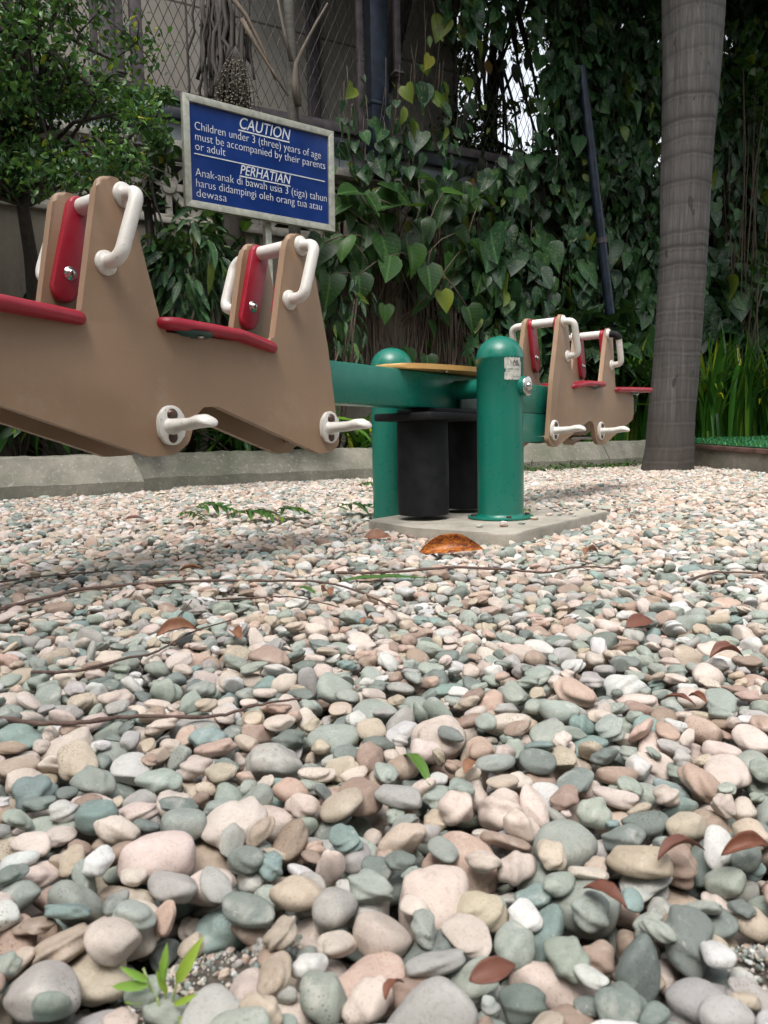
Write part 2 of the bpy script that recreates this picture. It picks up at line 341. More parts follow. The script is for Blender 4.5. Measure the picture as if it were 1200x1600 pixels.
def footrest(sx, s0, vs):
    c = (s0, -.173)
    pts = [(c[0]+.038*math.copysign(abs(math.cos(a))**.85, math.cos(a)), c[1]+.047*math.copysign(abs(math.sin(a))**.85, math.sin(a))) for a in [2*math.pi*k/36 for k in range(36)]]
    bm = bm_new(); plate(bm, pts, lambda s, z, h: L3(sx*s, vs*(W+h), z), .012, .004); f = fin('footrest', bm, M_WHITE, ss, 50)
    b = bm_new(); secs = [(.011, .027, .022, -.002), (.018, .022, .017, -.001), (.04, .018, .015, .0), (.08, .018, .0145, .002), (.105, .023, .016, .006), (.128, .027, .0155, .007), (.143, .025, .012, .004), (.151, .018, .008, .001), (.154, .008, .004, -.001)]
    rings = []
    for v, wx, wz, dz in secs:
        rings.append([b.verts.new(L3(sx*(c[0]+wx*math.cos(a)), vs*(W+v), c[1]+dz+wz*math.sin(a))) for a in [2*math.pi*k/16 for k in range(16)]])
    for r0, r1 in zip(rings, rings[1:]):
        for k in range(16): b.faces.new((r0[k], r0[(k+1) % 16], r1[(k+1) % 16], r1[k]))
    b.faces.new(rings[0]); b.faces.new(rings[-1][::-1]); fin('peg', b, M_WHITE, f, 70)
    b = bm_new(); Mx = Matrix.Translation(L3(sx*c[0], vs*(W+.012), c[1]+.025)) @ Vector((0, -vs, 0)).to_track_quat('Z', 'Y').to_matrix().to_4x4()
    lathe(b, [(.0, .009), (.007, .008), (.013, .004), (.0155, -.001)], 18, Mx); fin('bolt', b, M_BOLT, f, 70)
    b = bm_new(); Mx = Matrix.Translation(L3(sx*c[0], vs*(W+.0125), c[1]-.028)) @ Vector((0, -vs, 0)).to_track_quat('Z', 'Y').to_matrix().to_4x4()
    lathe(b, [(0, -.0), (.013, .0005), (.0145, -.002)], 18, Mx); fin('recess', b, M_HOLE, f, 70)
def red_pad(sx, s0, vs):
    T = (s0-.002, .333); B = (s0+.048, .140); d = (Vector(T)-Vector(B)).normalized(); n = Vector((-d.y, d.x)); r = .031
    pts = []
    for k in range(13): a = math.pi*k/12; pts.append(Vector(T)+n*(r*math.cos(a))*1+d*(r*.85*math.sin(a)))
    for k in range(13): a = math.pi+math.pi*k/12; pts.append(Vector(B)+n*(r*math.cos(a))+d*(r*.95*math.sin(a)))
    bm = bm_new(); plate(bm, pts, lambda s, z, h: L3(sx*s, vs*(.075-h), z), .019, .006); p = fin('backing_pad', bm, M_RED, ss, 50)
    b = bm_new(); Mx = Matrix.Translation(L3(sx*(s0+.035), vs*.056, .178)) @ Vector((0, vs, 0)).to_track_quat('Z', 'Y').to_matrix().to_4x4()
    lathe(b, [(0, .012), (.005, .0115), (.009, .008), (.010, .003), (.0155, .002), (.0165, -.001)], 20, Mx); fin('bolt', b, M_STEEL, p, 70)
def seat(sx, s0, s1, front, back, zfun, th):
    # plan outline swept with a rounded rim; front is the end nearer the pivot
    n = 22; bm = bm_new(); top = []
    def hw(t): return front+(back-front)*min(1, t*2.4)**.8
    outl = []
    for k in range(n+1): t = k/n; outl.append((s0+(s1-s0)*t, hw(t)))
    pl = [(s, v) for s, v in outl]+[(s, -v) for s, v in outl[::-1]]
    pl = rounded([(s0, -front), (s0, front), (s0+(s1-s0)*.35, back), (s1, back*.98), (s1, -back*.98), (s0+(s1-s0)*.35, -back)], [.035, .035, .2, .04, .04, .2], 8)
    c = ((s0+s1)/2, 0); rows = []
    for ins, dz in ((.012, 0), (.004, .15), (0, .45), (.003, .82), (.012, 1.0), (.03, 1.03)):
        row = []
        for q in pl:
            dx, dy = c[0]-q[0], -q[1]; L = math.hypot(dx, dy); s = q[0]+dx/L*ins; v = q[1]+dy/L*ins; t = (s-s0)/(s1-s0)
            row.append(bm.verts.new(L3(sx*s, v, zfun(t)-th*(1-dz) if dz <= 1 else zfun(t)+.001)))
        rows.append(row)
    m = len(pl)
    for a, b in zip(rows, rows[1:]):
        for k in range(m): bm.faces.new((a[k], a[(k+1) % m], b[(k+1) % m], b[k]))
    for row, f in ((rows[0], 0), (rows[-1], 1)):
        cv = bm.verts.new(L3(sx*c[0], 0, zfun(.5)-(0 if f else th)))
        for k in range(m): bm.faces.new((row[k], row[(k+1) % m], cv))
    o = fin('seat', bm, M_RED, ss, 60)
    for vs in (-1, 1):
        b = bm_new(); t = .72; s = s0+(s1-s0)*t if s1-s0 < .45 else s0+.3; zz = zfun((s-s0)/(s1-s0))-th
        Mx = Matrix.Translation(L3(sx*s, vs*.092, zz-.014)) @ Matrix.Diagonal((1.15, .8, 1, 1))
        lathe(b, [(0, -.001), (.012, -.001), (.0125, .001), (.034, .002), (.05, .009), (.052, .0135)], 24, Mx); br = fin('seat_bracket', b, M_DGREEN, o, 60)
        b = bm_new(); lathe(b, [(0, -.004), (.008, -.003), (.009, 0)], 12, Matrix.Translation(L3(sx*s, vs*.118, zz-.0125))); fin('bolt', b, M_STEEL, o, 60)
for sx in (-1, 1):
    for vs in (-1, 1):
        bm = bm_new(); plate(bm, outline, lambda s, z, h: L3(sx*s, vs*(W-h), z), .022, .0098, 4)
        fin('side_panel', bm, M_PANEL, ss, 40)
        for st in (0, 1):
            handle(sx, S1+PER*st, vs); footrest(sx, S1+PER*st-.108 if st == 0 else S1+PER-.108, vs); red_pad(sx, S1+PER*st, vs)
    for st in (0, 1):
        bm = bm_new(); tube(bm, [L3(sx*(S1+PER*st-.003), v, .335) for v in (-.056, -.02, .02, .056)], .0205, 18); fin('crossbar', bm, M_WHITE, ss, 60)
        bm = bm_new(); tube(bm, [L3(sx*(.80+PER*st), v, -.205) for v in (-.0745, .0745)], .012, 12); fin('spacer_bar', bm, M_STEEL, ss, 60)
    seat(sx, 1.000, 1.392, .116, .132, lambda t: .050+.030*math.sin(min(1, t*1.15)*math.pi*.62), .027)
    seat(sx, 1.572, 2.12, .116, .140, lambda t: .063+.022*t, .027)
bm = bm_new(); c = L3(0, 0, -.031); box(bm, c, (3.3, .10, .130), 0, .008); beam = fin('beam', bm, M_GREEN, ss, 40)
bm = bm_new(); plate(bm, rounded([(.30, -.0965), (1.25, -.0965), (1.1, -.16), (.80, -.225), (.58, -.225), (.42, -.17)], [.01, .01, .05, .05, .05, .05]), lambda s, z, h: L3(s, .046-h, z), .010, .003); fin('gusset', bm, M_GREEN, beam)
bm = bm_new(); plate(bm, rounded([(.30, -.0965), (1.25, -.0965), (1.1, -.16), (.80, -.225), (.58, -.225), (.42, -.17)], [.01, .01, .05, .05, .05, .05]), lambda s, z, h: L3(s, -.046+h, z), .010, .003); fin('gusset', bm, M_GREEN, beam)
# ochre board over the pivot
pts = [(.02+.40*math.copysign(abs(math.cos(a))**.8, math.cos(a)), .135*math.copysign(abs(math.sin(a))**.8, math.sin(a))) for a in [2*math.pi*k/60 for k in range(60)]]
bm = bm_new(); plate(bm, pts, lambda s, v, h: L3(s, v, .038+h+.006*math.sin(s*4)+.02*abs(v)), .018, .006); fin('centre_board', bm, M_YELLOW, ss, 50)
for s in (-.12, .16):
    bm = bm_new(); lathe(bm, [(0, -.004), (.008, -.003), (.009, 0.002)], 12, Matrix.Translation(L3(s, .09, .036))); fin('bolt', bm, M_STEEL, ss)
bm = bm_new(); tube(bm, [L3(.012, v, -.024) for v in (-.325, -.1, .1, .348)], .036, 24); ax = fin('axle', bm, M_GREEN, ss, 50)
for vs in (-1, 1):
    b = bm_new(); lathe(b, [(.0, .016), (.008, .015), (.013, .008), (.014, .004), (.030, .0035), (.034, .002), (.035, -.003)], 28, Matrix.Translation(L3(.012, vs*(.327 if vs < 0 else .351), -.024)) @ Vector((0, -vs, 0)).to_track_quat('Z', 'Y').to_matrix().to_4x4())
    fin('washer', b, M_STEEL, ax, 50)
bm = bm_new(); box(bm, L3(0, 0, -.128), (.56, .25, .028), 0, .006); box(bm, L3(0, 0, -.107), (.34, .20, .02), 0, .004); fin('buffer_plate', bm, M_RUBBER, ss)
bm = bm_new(); box(bm, L3(.1, .075, -.06), (.20, .012, .09), 0, .003); fin('pivot_bracket', bm, M_DGREEN, ss)
# posts
u2 = Vector((math.cos(AZ), math.sin(AZ), 0)); v2 = Vector((u2.y, -u2.x, 0)); P0 = Vector((PV.x, PV.y, 0))
ZP = .028
def text_mesh(name, body, size, mat, parent, M, width=None, bold=0, shear=0, align='LEFT', ext=.0006):
    cu = bpy.data.curves.new('txt', 'FONT'); cu.body = body; cu.size = size; cu.offset = bold; cu.shear = shear; cu.extrude = ext; cu.align_x = align; cu.align_y = 'BOTTOM_BASELINE' ; cu.resolution_u = 4
    o = bpy.data.objects.new('txt', cu); COL.objects.link(o); dg = bpy.context.evaluated_depsgraph_get()
    me = bpy.data.meshes.new_from_object(o.evaluated_get(dg)); bpy.data.objects.remove(o)
    xs = [v.co.x for v in me.vertices]; W0 = max(xs)-min(xs)
    k = (width/W0) if width else 1
    me.transform(M @ Matrix.Diagonal((k, 1, 1, 1))); me.materials.clear()
    return link(name, me, mat, parent, None)
M_STICK = simple('worn_sticker', (.50, .50, .45), .6, 0, 60, .2, .05); M_INK = simple('black_ink', (.03, .03, .03), .6, 0, 300, .3, 0)
for vs, lab in ((1, 'near green domed seesaw post with a worn white sticker and a steel axle bolt'), (-1, 'far green domed seesaw post behind the beam, left of the black rubber cover')):
    c = P0+v2*(.2447*vs); po = empty('seesaw_post', (c.x, c.y, ZP)); tag(po, lab, 'post')
    r = .085; h = .6645; prf = [(r, 0), (r, h-.088)]
    prf = [(r, 0 if vs > 0 else -.07), (r, .2), (r, .4), (r, h-.086), (r+.0015, h-.084), (r+.0015, h-.078)]+[(r*math.cos(a), h-.078+.078*math.sin(a)) for a in [math.pi/2*k/12 for k in range(1, 13)]]
    prf[-1] = (0, h)
    b = bm_new(); lathe(b, prf, 48); fin('post_body', b, M_GREEN, po, 50)
    zb_ = 0 if vs > 0 else -.035
    b = bm_new(); lathe(b, [(0, zb_+.001), (.118, zb_+.001), (.121, zb_+.003), (.121, zb_+.008), (.118, zb_+.0095), (.092, zb_+.0095), (.087, zb_+.014), (.0852, zb_+.020)], 40); fl = fin('base_plate', b, M_GREEN, po)
    for ax_, ay in ((-.073, -.073), (.073, -.073), (.073, .073), (-.073, .073)):
        b = bm_new(); q = Vector((ax_*math.cos(AZ)-ay*math.sin(AZ), ax_*math.sin(AZ)+ay*math.cos(AZ), zb_+.0075)); lathe(b, [(0, .010), (.009, .009), (.010, .0)], 6, Matrix.Translation(q)); fin('anchor_bolt', b, M_BOLT, fl)
    if vs > 0:
        # sticker wrapped round the post near its top
        b = bm_new(); a0, a1 = R(-88), R(-40); n = 16; zs = [.502+.078*k/6 for k in range(7)]; rr = r+.0018
        g = [[b.verts.new((rr*math.cos(a0+(a1-a0)*i/n), rr*math.sin(a0+(a1-a0)*i/n), z+.002*math.sin(i*2.1+z*300)*(k in (0, 6)))) for k, z in enumerate(zs)] for i in range(n+1)]
        for i in range(n):
            for k in range(6):
                if (i, k) in ((15, 5), (0, 2)): continue
                b.faces.new((g[i][k], g[i+1][k], g[i+1][k+1], g[i][k+1]))
        stk = fin('sticker', b, M_STICK, po, 180)
        for body, sz, z, aa, wd in (('LAB', .016, .560, -74, .034), ('UES', .011, .551, -67, .03), ('MAKSI  1 ORG', .007, .537, -80, .046), ('UP', .006, .529, -82, .011), ('KAP. 4 ANAK', .0045, .512, -66, .03)):
            t = text_mesh('sticker_text', body, sz, M_INK, stk, Matrix(), wd, 0)
            for v in t.data.vertices:
                a = R(aa)+v.co.x/rr; v.co = Vector(((rr+.0008)*math.cos(a), (rr+.0008)*math.sin(a), z+v.co.y))
# rubber sleeves
for s, lab in ((-.148, 'left black rubber buffer sleeve standing under the seesaw beam, in front'), (.165, 'black rubber buffer sleeve half hidden behind the near green post')):
    c = P0+u2*s; b = bm_new(); hh = H0-.145-.03+.004
    prf = [(.080, 0), (.093, .002), (.0955, .02), (.097, .12), (.0955, .24), (.094, hh-.02), (.090, hh), (0, hh)]
    lathe(b, prf, 40); o = fin('rubber_buffer', b, M_RUBBER, None, 50); o.location = (c.x, c.y, ZP+.0125+.003); tag(o, lab, 'rubber buffer')
# concrete pad
b = bm_new(); f = lambda u, v, h: P0+u2*u+v2*v+Vector((0, 0, ZP-.11+h))
plate(b, rounded([(-.28, -.17), (.46, -.17), (.46, .50), (-.41, .50), (-.41, .12)], [.05, .05, .08, .08, .1]), f, .11, .008, 3); bmesh.ops.triangulate(b, faces=[x for x in b.faces if len(x.verts) > 4])
tag(fin('concrete_pad', b, M_PAD), 'pale concrete footing pad with rounded corners under the green posts', 'concrete pad')

# ------------------------------------------------------------------ pebbles: dropped one after another on a height map
PROTO = []
pc = bpy.data.collections.new('pebble_shapes')
for i in range(36):
    bm = bm_new(); bmesh.ops.create_icosphere(bm, subdivisions=4 if i < 36 else 3, radius=1)
    pr = random.Random(i); e = pr.choice([1, .96, .92, .86, .8]); ph = [Vector((pr.uniform(-3, 3), pr.uniform(-3, 3), pr.uniform(-3, 3))) for _ in range(5)]
    amp = pr.uniform(.05, .11); facets = []
    if i % 3 == 0:
        for _ in range(pr.randint(2, 5)):
            d = Vector((pr.gauss(0, 1), pr.gauss(0, 1), pr.gauss(0, 1))).normalized(); facets.append((d, pr.uniform(.68, .88)))
    for v in bm.verts:
        p = v.co.normalized()
        q = Vector([math.copysign(abs(c)**e, c) for c in p]); k = 1
        k += amp*math.sin(2.1*p.dot(ph[0])+1)+amp*.7*math.sin(1.7*p.dot(ph[1]))+amp*.25*math.sin(4.2*p.dot(ph[2])+2)+amp*.10*math.sin(9*p.dot(ph[3]))
        q = q*k
        for d, t in facets:
            s = q.dot(d)-t
            if s > 0: q = q-d*s*.92
        q.x *= 1+.18*q.y*pr.choice([0, 1]) if False else 1
        v.co = q
    bmesh.ops.smooth_vert(bm, verts=bm.verts, factor=.6, use_axis_x=True, use_axis_y=True, use_axis_z=True)
    xs = [v.co for v in bm.verts]; mx = [max(abs(c[k]) for c in xs) for k in range(3)]
    for v in bm.verts: v.co = Vector((v.co.x/mx[0], v.co.y/mx[1], v.co.z/mx[2]))
    me = bpy.data.meshes.new('pebble'); bm.to_mesh(me); bm.free(); me.polygons.foreach_set('use_smooth', [True]*len(me.polygons))
    me.materials.append(M_PEB_I); ob = bpy.data.objects.new('pebble_shape', me); pc.objects.link(ob); PROTO.append(me)
PAL = [('grey-green', (.31, .345, .305), .22), ('dark grey-green', (.19, .22, .20), .09), ('teal', (.235, .31, .29), .035), ('pale pink', (.58, .48, .425), .21), ('salmon', (.46, .345, .285), .05),
       ('white', (.60, .575, .535), .09), ('beige', (.46, .39, .31), .11), ('grey', (.38, .37, .35), .09), ('brown', (.33, .25, .20), .06)]
PW = np.array([p[2] for p in PAL]); PW /= PW.sum(); PC = np.array([p[1] for p in PAL])
PWF = np.array([.13, .06, .01, .31, .12, .07, .18, .06, .06]); PWF /= PWF.sum()
CELL = .005; GX0, GY0, GX1, GY1 = -4.0, .18, 7.0, 9.4
NX, NY = int((GX1-GX0)/CELL), int((GY1-GY0)/CELL)
gx = GX0+(np.arange(NX)+.5)*CELL; gy = GY0+(np.arange(NY)+.5)*CELL
XX, YY = np.meshgrid(gx, gy, indexing='ij')
Hm = np.full((NX, NY), -.052, np.float32); IDM = np.full((NX, NY), -1, np.int32)
for bx, by, br in BARE: Hm += (.034*np.exp(-((XX-bx)**2+(YY-by)**2)/(br*1.1)**2)).astype(np.float32)
blocked = (YY > KA+SL*XX-.01) | ((YY > KA1+SL*XX-.01) & (XX < -1.5))
blocked |= (np.abs(XX) > YY*.56+.75)
PTX, PTY = at(1043, 728, 6.75).x, 6.75
blocked |= (XX-PTX)**2+(YY-PTY)**2 < .21**2
blocked |= (XX > 2.95) & (YY > 5.5)
Uc = (XX-P0.x)*u2.x+(YY-P0.y)*u2.y; Vc = (XX-P0.x)*v2.x+(YY-P0.y)*v2.y
inpad = (Uc > -.40+np.clip(.12-Vc, 0, 1)*.45) & (Uc < .45) & (Vc < .49) & (Vc > -.15)
postb = ((Uc)**2+(Vc+.2447)**2 < .095**2)
blocked |= inpad
del Uc, Vc
for bx, by, br in BARE: blocked |= ((XX-bx)**2+(YY-by)**2 < (br*.62)**2)
blocked |= postb
Hm[blocked & ~inpad] = .3; Hm[inpad] = .028
OUT = []   # x y z  quaternion-less: rotation matrices and axes
TS = .085; KC = 5; HALF = 9
ix, iy = np.meshgrid(np.arange(-HALF, HALF+1), np.arange(-HALF, HALF+1), indexing='ij')
lx = (ix*CELL).ravel(); ly = (iy*CELL).ravel()
pid = 0
def rotm(n, yaw, tx, ty):
    cy, sy = np.cos(yaw), np.sin(yaw); z0 = np.zeros(n); o1 = np.ones(n)
    Rz = np.stack([cy, -sy, z0, sy, cy, z0, z0, z0, o1], -1).reshape(n, 3, 3)
    c, s = np.cos(tx), np.sin(tx); Rx = np.stack([o1, z0, z0, z0, c, -s, z0, s, c], -1).reshape(n, 3, 3)
    c, s = np.cos(ty), np.sin(ty); Ry = np.stack([c, z0, s, z0, o1, z0, -s, z0, c], -1).reshape(n, 3, 3)
    return Ry @ Rx @ Rz
ROUNDS = 28
for rd in range(ROUNDS):
    ox, oy = rng.uniform(0, TS, 2)
    tx_, ty_ = np.meshgrid(np.arange(GX0+ox+TS, GX1-TS, TS), np.arange(GY0+oy, GY1-TS, TS), indexing='ij'); cx, cy = tx_.ravel(), ty_.ravel()
    ok = (np.abs(cx) < cy*.56+.8) & (cy < KA+SL*cx+.05); cx, cy = cx[ok], cy[ok]; n = len(cx)
    a = np.clip(np.exp(rng.normal(math.log(.0172), .30, n)), .008, .030)*np.where(rng.random(n) < .05, 1.2, 1)*(1-.22*np.clip((rd-ROUNDS*.55)/ROUNDS, 0, 1))
    a = np.minimum(a, .033)*(1+.16*np.clip((cy-1.6)/1.6, 0, 1))
    bb = a*rng.uniform(.58, .90, n); cc = bb*rng.uniform(.44, .86, n)
    best = None
    for k in range(KC):
        px = cx+rng.uniform(-.02, .02, n); py = cy+rng.uniform(-.02, .02, n)
        tl = np.where(rng.random(n) < .25, .6, .24); Rt = rotm(n, rng.uniform(0, 6.283, n), rng.normal(0, 1, n)*tl, rng.normal(0, 1, n)*tl)
        Mi = Rt @ (np.stack([a**-2, bb**-2, cc**-2], -1)[:, :, None]*np.transpose(Rt, (0, 2, 1)))
        i0 = ((px-GX0)/CELL).astype(int); j0 = ((py-GY0)/CELL).astype(int)
        I = np.clip(i0[:, None]+ix.ravel()[None], 0, NX-1); J = np.clip(j0[:, None]+iy.ravel()[None], 0, NY-1)
        dx = lx[None]; dy = ly[None]
        A = Mi[:, 2, 2][:, None]; B = Mi[:, 0, 2][:, None]*dx+Mi[:, 1, 2][:, None]*dy
        C = Mi[:, 0, 0][:, None]*dx*dx+2*Mi[:, 0, 1][:, None]*dx*dy+Mi[:, 1, 1][:, None]*dy*dy-1
        D = B*B-A*C; ins = D > 0; sq = np.sqrt(np.maximum(D, 0)); bot = (-B-sq)/A; top = (-B+sq)/A
        hh = Hm[I, J]; z = np.where(ins, hh-bot, -9).max(1)-cc*.2
        if best is None: best = [z, px, py, Rt, I, J, ins, top]
        else:
            m_ = z < best[0]
            for q, val in enumerate((z, px, py, Rt, I, J, ins, top)):
                mm = m_.reshape((-1,)+(1,)*(val.ndim-1)); best[q] = np.where(mm, val, best[q])
    z, px, py, Rt, I, J, ins, top = best
    du_ = (px-P0.x)*u2.x+(py-P0.y)*u2.y; dv_ = (px-P0.x)*v2.x+(py-P0.y)*v2.y; dp_ = np.hypot(np.maximum(np.abs(du_-.02)-.43, 0), np.maximum(np.abs(dv_-.17)-.33, 0))
    keep = (z+cc*.5 < .014-.015*np.exp(-(dp_/.22)**2)+.006*np.sin(px*9)*np.cos(py*7)) & (z < .1)
    idx = np.nonzero(keep)[0]
    ids = pid+np.arange(len(idx)); pid += len(idx)
    for q, k in zip(ids, idx):
        s = ins[k]; II, JJ = I[k][s], J[k][s]; zt = z[k]+top[k][s]; up = zt > Hm[II, JJ]
        Hm[II[up], JJ[up]] = zt[up]; IDM[II[up], JJ[up]] = q
    far = np.clip((py[idx]-1.0)/2.5, 0, 1); pick = np.array([rng.choice(9, p=(1-f_)*PW+f_*PWF) for f_ in far])
    OUT.append(dict(x=px[idx], y=py[idx], z=z[idx], R=Rt[idx], a=a[idx], b=bb[idx], c=cc[idx], t=pick))
PB = {k: np.concatenate([o[k] for o in OUT]) for k in OUT[0]}
for bx, by, br in BARE:                      # grit on the bare soil
    m_ = 900; an = rng.uniform(0, 6.283, m_); rr0 = br*1.1*np.sqrt(rng.random(m_)); gxx = bx+rr0*np.cos(an); gyy = by+rr0*np.sin(an); a0 = np.exp(rng.normal(math.log(.0013), .5, m_))
    add = dict(x=gxx, y=gyy, z=np.array([soil_z(p, q) for p, q in zip(gxx, gyy)])+a0*.3, R=rotm(m_, an*7, an*3, an*5), a=a0, b=a0*.8, c=a0*.6, t=rng.choice(9, m_, p=PW)); PB = {k: np.concatenate([PB[k], add[k]]) for k in PB}
m_ = 26; uu_ = rng.uniform(-.33, .42, m_); vv_ = rng.uniform(.30, .47, m_); sel_ = rng.random(m_) < .4; uu_ = np.where(sel_, rng.uniform(.30, .43, m_), uu_); vv_ = np.where(sel_, rng.uniform(-.1, .45, m_), vv_); a0 = rng.uniform(.008, .016, m_)
add = dict(x=P0.x+u2.x*uu_+v2.x*vv_, y=P0.y+u2.y*uu_+v2.y*vv_, z=.028+a0*.40, R=rotm(m_, rng.uniform(0, 6, m_), rng.normal(0, .1, m_), rng.normal(0, .1, m_)), a=a0, b=a0*.75, c=a0*.45, t=rng.choice(9, m_, p=PW)); PB = {k: np.concatenate([PB[k], add[k]]) for k in PB}
NP_ = len(PB['x']); PB['s'] = rng.integers(0, 36, NP_)
tint = np.minimum(PC[PB['t']]*1.08, .60)*rng.uniform(.86, 1.10, (NP_, 1))*rng.uniform(.975, 1.025, (NP_, 3))
far = np.clip((PB['y']-2.2)/3, 0, 1)[:, None]*.0
print('pebbles', NP_)
# which pebbles show largest: visible top cells weighted by apparent size
vis = np.zeros(NP_)
mk = (IDM >= 0) & (YY < 1.6); yy = YY[mk]; xx = XX[mk]; dd = yy
# project a cell: inside the frame?
cz_, sz_ = math.cos(PITCH), math.sin(PITCH); zz_ = Hm[mk]-CZ
dep = yy*cz_-zz_*sz_; upv = zz_*cz_+yy*sz_; sxp = 600+F*xx/dep; syp = 800-F*upv/dep
wgt = ((sxp > 0) & (sxp < 1200) & (syp < 1600))/dep**3
np.add.at(vis, IDM[mk], wgt)
top300 = np.argsort(-vis)[:300]; solo = np.zeros(NP_, bool); solo[top300] = True
def stone_name(i):
    a, b, c = PB['a'][i], PB['b'][i], PB['c'][i]
    sz = 'large' if a > .024 else ('small' if a < .015 else 'medium')
    sh = 'flat' if c/a < .36 else ('rounded' if c/a > .58 else ('long' if b/a < .68 else 'oval'))
    return sz, PAL[PB['t'][i]][0], sh
scr = {}
for i in top300:
    p = np.array([PB['x'][i], PB['y'][i], PB['z'][i]-CZ]); de = p[1]*cz_-p[2]*sz_; scr[i] = (600+F*p[0]/de, 800-F*(p[2]*cz_+p[1]*sz_)/de)
used = {}
def neigh(i, side):
    best, bd = None, 1e9
    for j in top300:
        if j == i: continue
        dx, dy = scr[j][0]-scr[i][0], scr[j][1]-scr[i][1]
        ok = {'left': dx < -abs(dy), 'right': dx > abs(dy), 'behind': dy < -abs(dx), 'before': dy > abs(dx)}[side]
        if ok and dx*dx+dy*dy < bd: best, bd = j, dx*dx+dy*dy
    return None if best is None else ' '.join(stone_name(best)[:2])
for i in top300:
    sz, cn, sh = stone_name(i); L, Rr, Bh = neigh(i, 'left'), neigh(i, 'right'), neigh(i, 'behind')
    sX, sY = scr[i]; pos = ('front' if sY > 1330 else 'middle foreground' if sY > 1130 else 'rear foreground')+' '+('far left' if sX < 250 else 'left' if sX < 500 else 'centre' if sX < 700 else 'right' if sX < 950 else 'far right')
    cands = []
    if L and Rr: cands += [f'{sz} {sh} {cn} pebble between a {L} one and a {Rr} one', f'{sz} {sh} {cn} pebble, {pos}, between {L} and {Rr} ones']
    if Bh: cands += [f'{sz} {sh} {cn} pebble, {pos}, in front of a {Bh} one']
    cands += [f'{sz} {sh} {cn} pebble, {pos}, about {int(sX/12)} percent across the picture']
    lab = next((q for q in cands if q not in used and len(q.split()) <= 16), cands[-1]); used[lab] = i
    o = bpy.data.objects.new('pebble', PROTO[PB['s'][i]]); COL.objects.link(o)
    M3 = Matrix(PB['R'][i].tolist()); M4 = M3.to_4x4(); M4.translation = (float(PB['x'][i]), float(PB['y'][i]), float(PB['z'][i]))
    o.matrix_world = M4 @ Matrix.Diagonal((PB['a'][i]*1.03, PB['b'][i]*1.03, PB['c'][i]*1.03, 1))
    o.color = (*tint[i], 1); o.material_slots[0].link = 'OBJECT'; o.material_slots[0].material = M_PEB
    tag(o, lab, 'pebble', 'loose river pebbles in the foreground')
rest = np.nonzero(~solo)[0]
me = bpy.data.meshes.new('pebbles'); me.vertices.add(len(rest)); me.vertices.foreach_set('co', np.stack([PB['x'], PB['y'], PB['z']], -1)[rest].astype(np.float32).ravel())
def euler_from(Rt):
    sy = -Rt[:, 2, 0]; return np.stack([np.arctan2(Rt[:, 2, 1], Rt[:, 2, 2]), np.arcsin(np.clip(sy, -1, 1)), np.arctan2(Rt[:, 1, 0], Rt[:, 0, 0])], -1)
for nm, ty, val, key in (('prot', 'FLOAT_VECTOR', euler_from(PB['R'])[rest], 'vector'), ('pscl', 'FLOAT_VECTOR', np.stack([PB['a'], PB['b'], PB['c']], -1)[rest]*1.03, 'vector'),
                         ('pidx', 'INT', PB['s'][rest], 'value'), ('tint', 'FLOAT_COLOR', np.concatenate([tint, np.ones((NP_, 1))], 1)[rest], 'color')):
    at_ = me.attributes.new(nm, ty, 'POINT'); at_.data.foreach_set(key, np.ascontiguousarray(val, dtype=np.int32 if ty == 'INT' else np.float32).ravel())
pebs = bpy.data.objects.new('pebbles', me); COL.objects.link(pebs)
tag(pebs, 'bed of loose grey-green, pink and white river pebbles covering the ground', 'pebbles', None, 'stuff')
ng = bpy.data.node_groups.new('scatter_pebbles', 'GeometryNodeTree')
ng.interface.new_socket('Geometry', in_out='INPUT', socket_type='NodeSocketGeometry'); ng.interface.new_socket('Geometry', in_out='OUTPUT', socket_type='NodeSocketGeometry')
gi = ng.nodes.new('NodeGroupInput'); go = ng.nodes.new('NodeGroupOutput'); mp = ng.nodes.new('GeometryNodeMeshToPoints'); ip = ng.nodes.new('GeometryNodeInstanceOnPoints')
ci = ng.nodes.new('GeometryNodeCollectionInfo'); ci.inputs['Collection'].default_value = pc; ci.inputs['Separate Children'].default_value = True; ci.inputs['Reset Children'].default_value = True
def na(nm, ty):
    n = ng.nodes.new('GeometryNodeInputNamedAttribute'); n.data_type = ty; n.inputs['Name'].default_value = nm; return n.outputs['Attribute']
e2r = ng.nodes.new('FunctionNodeEulerToRotation')
ng.links.new(gi.outputs[0], mp.inputs['Mesh']); ng.links.new(mp.outputs[0], ip.inputs['Points']); ng.links.new(ci.outputs[0], ip.inputs['Instance'])
ip.inputs['Pick Instance'].default_value = True
ng.links.new(na('pidx', 'INT'), ip.inputs['Instance Index']); ng.links.new(na('prot', 'FLOAT_VECTOR'), e2r.inputs[0]); ng.links.new(e2r.outputs[0], ip.inputs['Rotation'])
ng.links.new(na('pscl', 'FLOAT_VECTOR'), ip.inputs['Scale']); ng.links.new(ip.outputs[0], go.inputs[0])
md = pebs.modifiers.new('scatter', 'NODES'); md.node_group = ng
def gz(x, y):      # height of the gravel surface
    i, j = int((x-GX0)/CELL), int((y-GY0)/CELL)
    s = Hm[max(i-3, 0):i+4, max(j-3, 0):j+4]; return float(s.max()) if s.size and s.max() < .15 else .01
#@@PART2@@

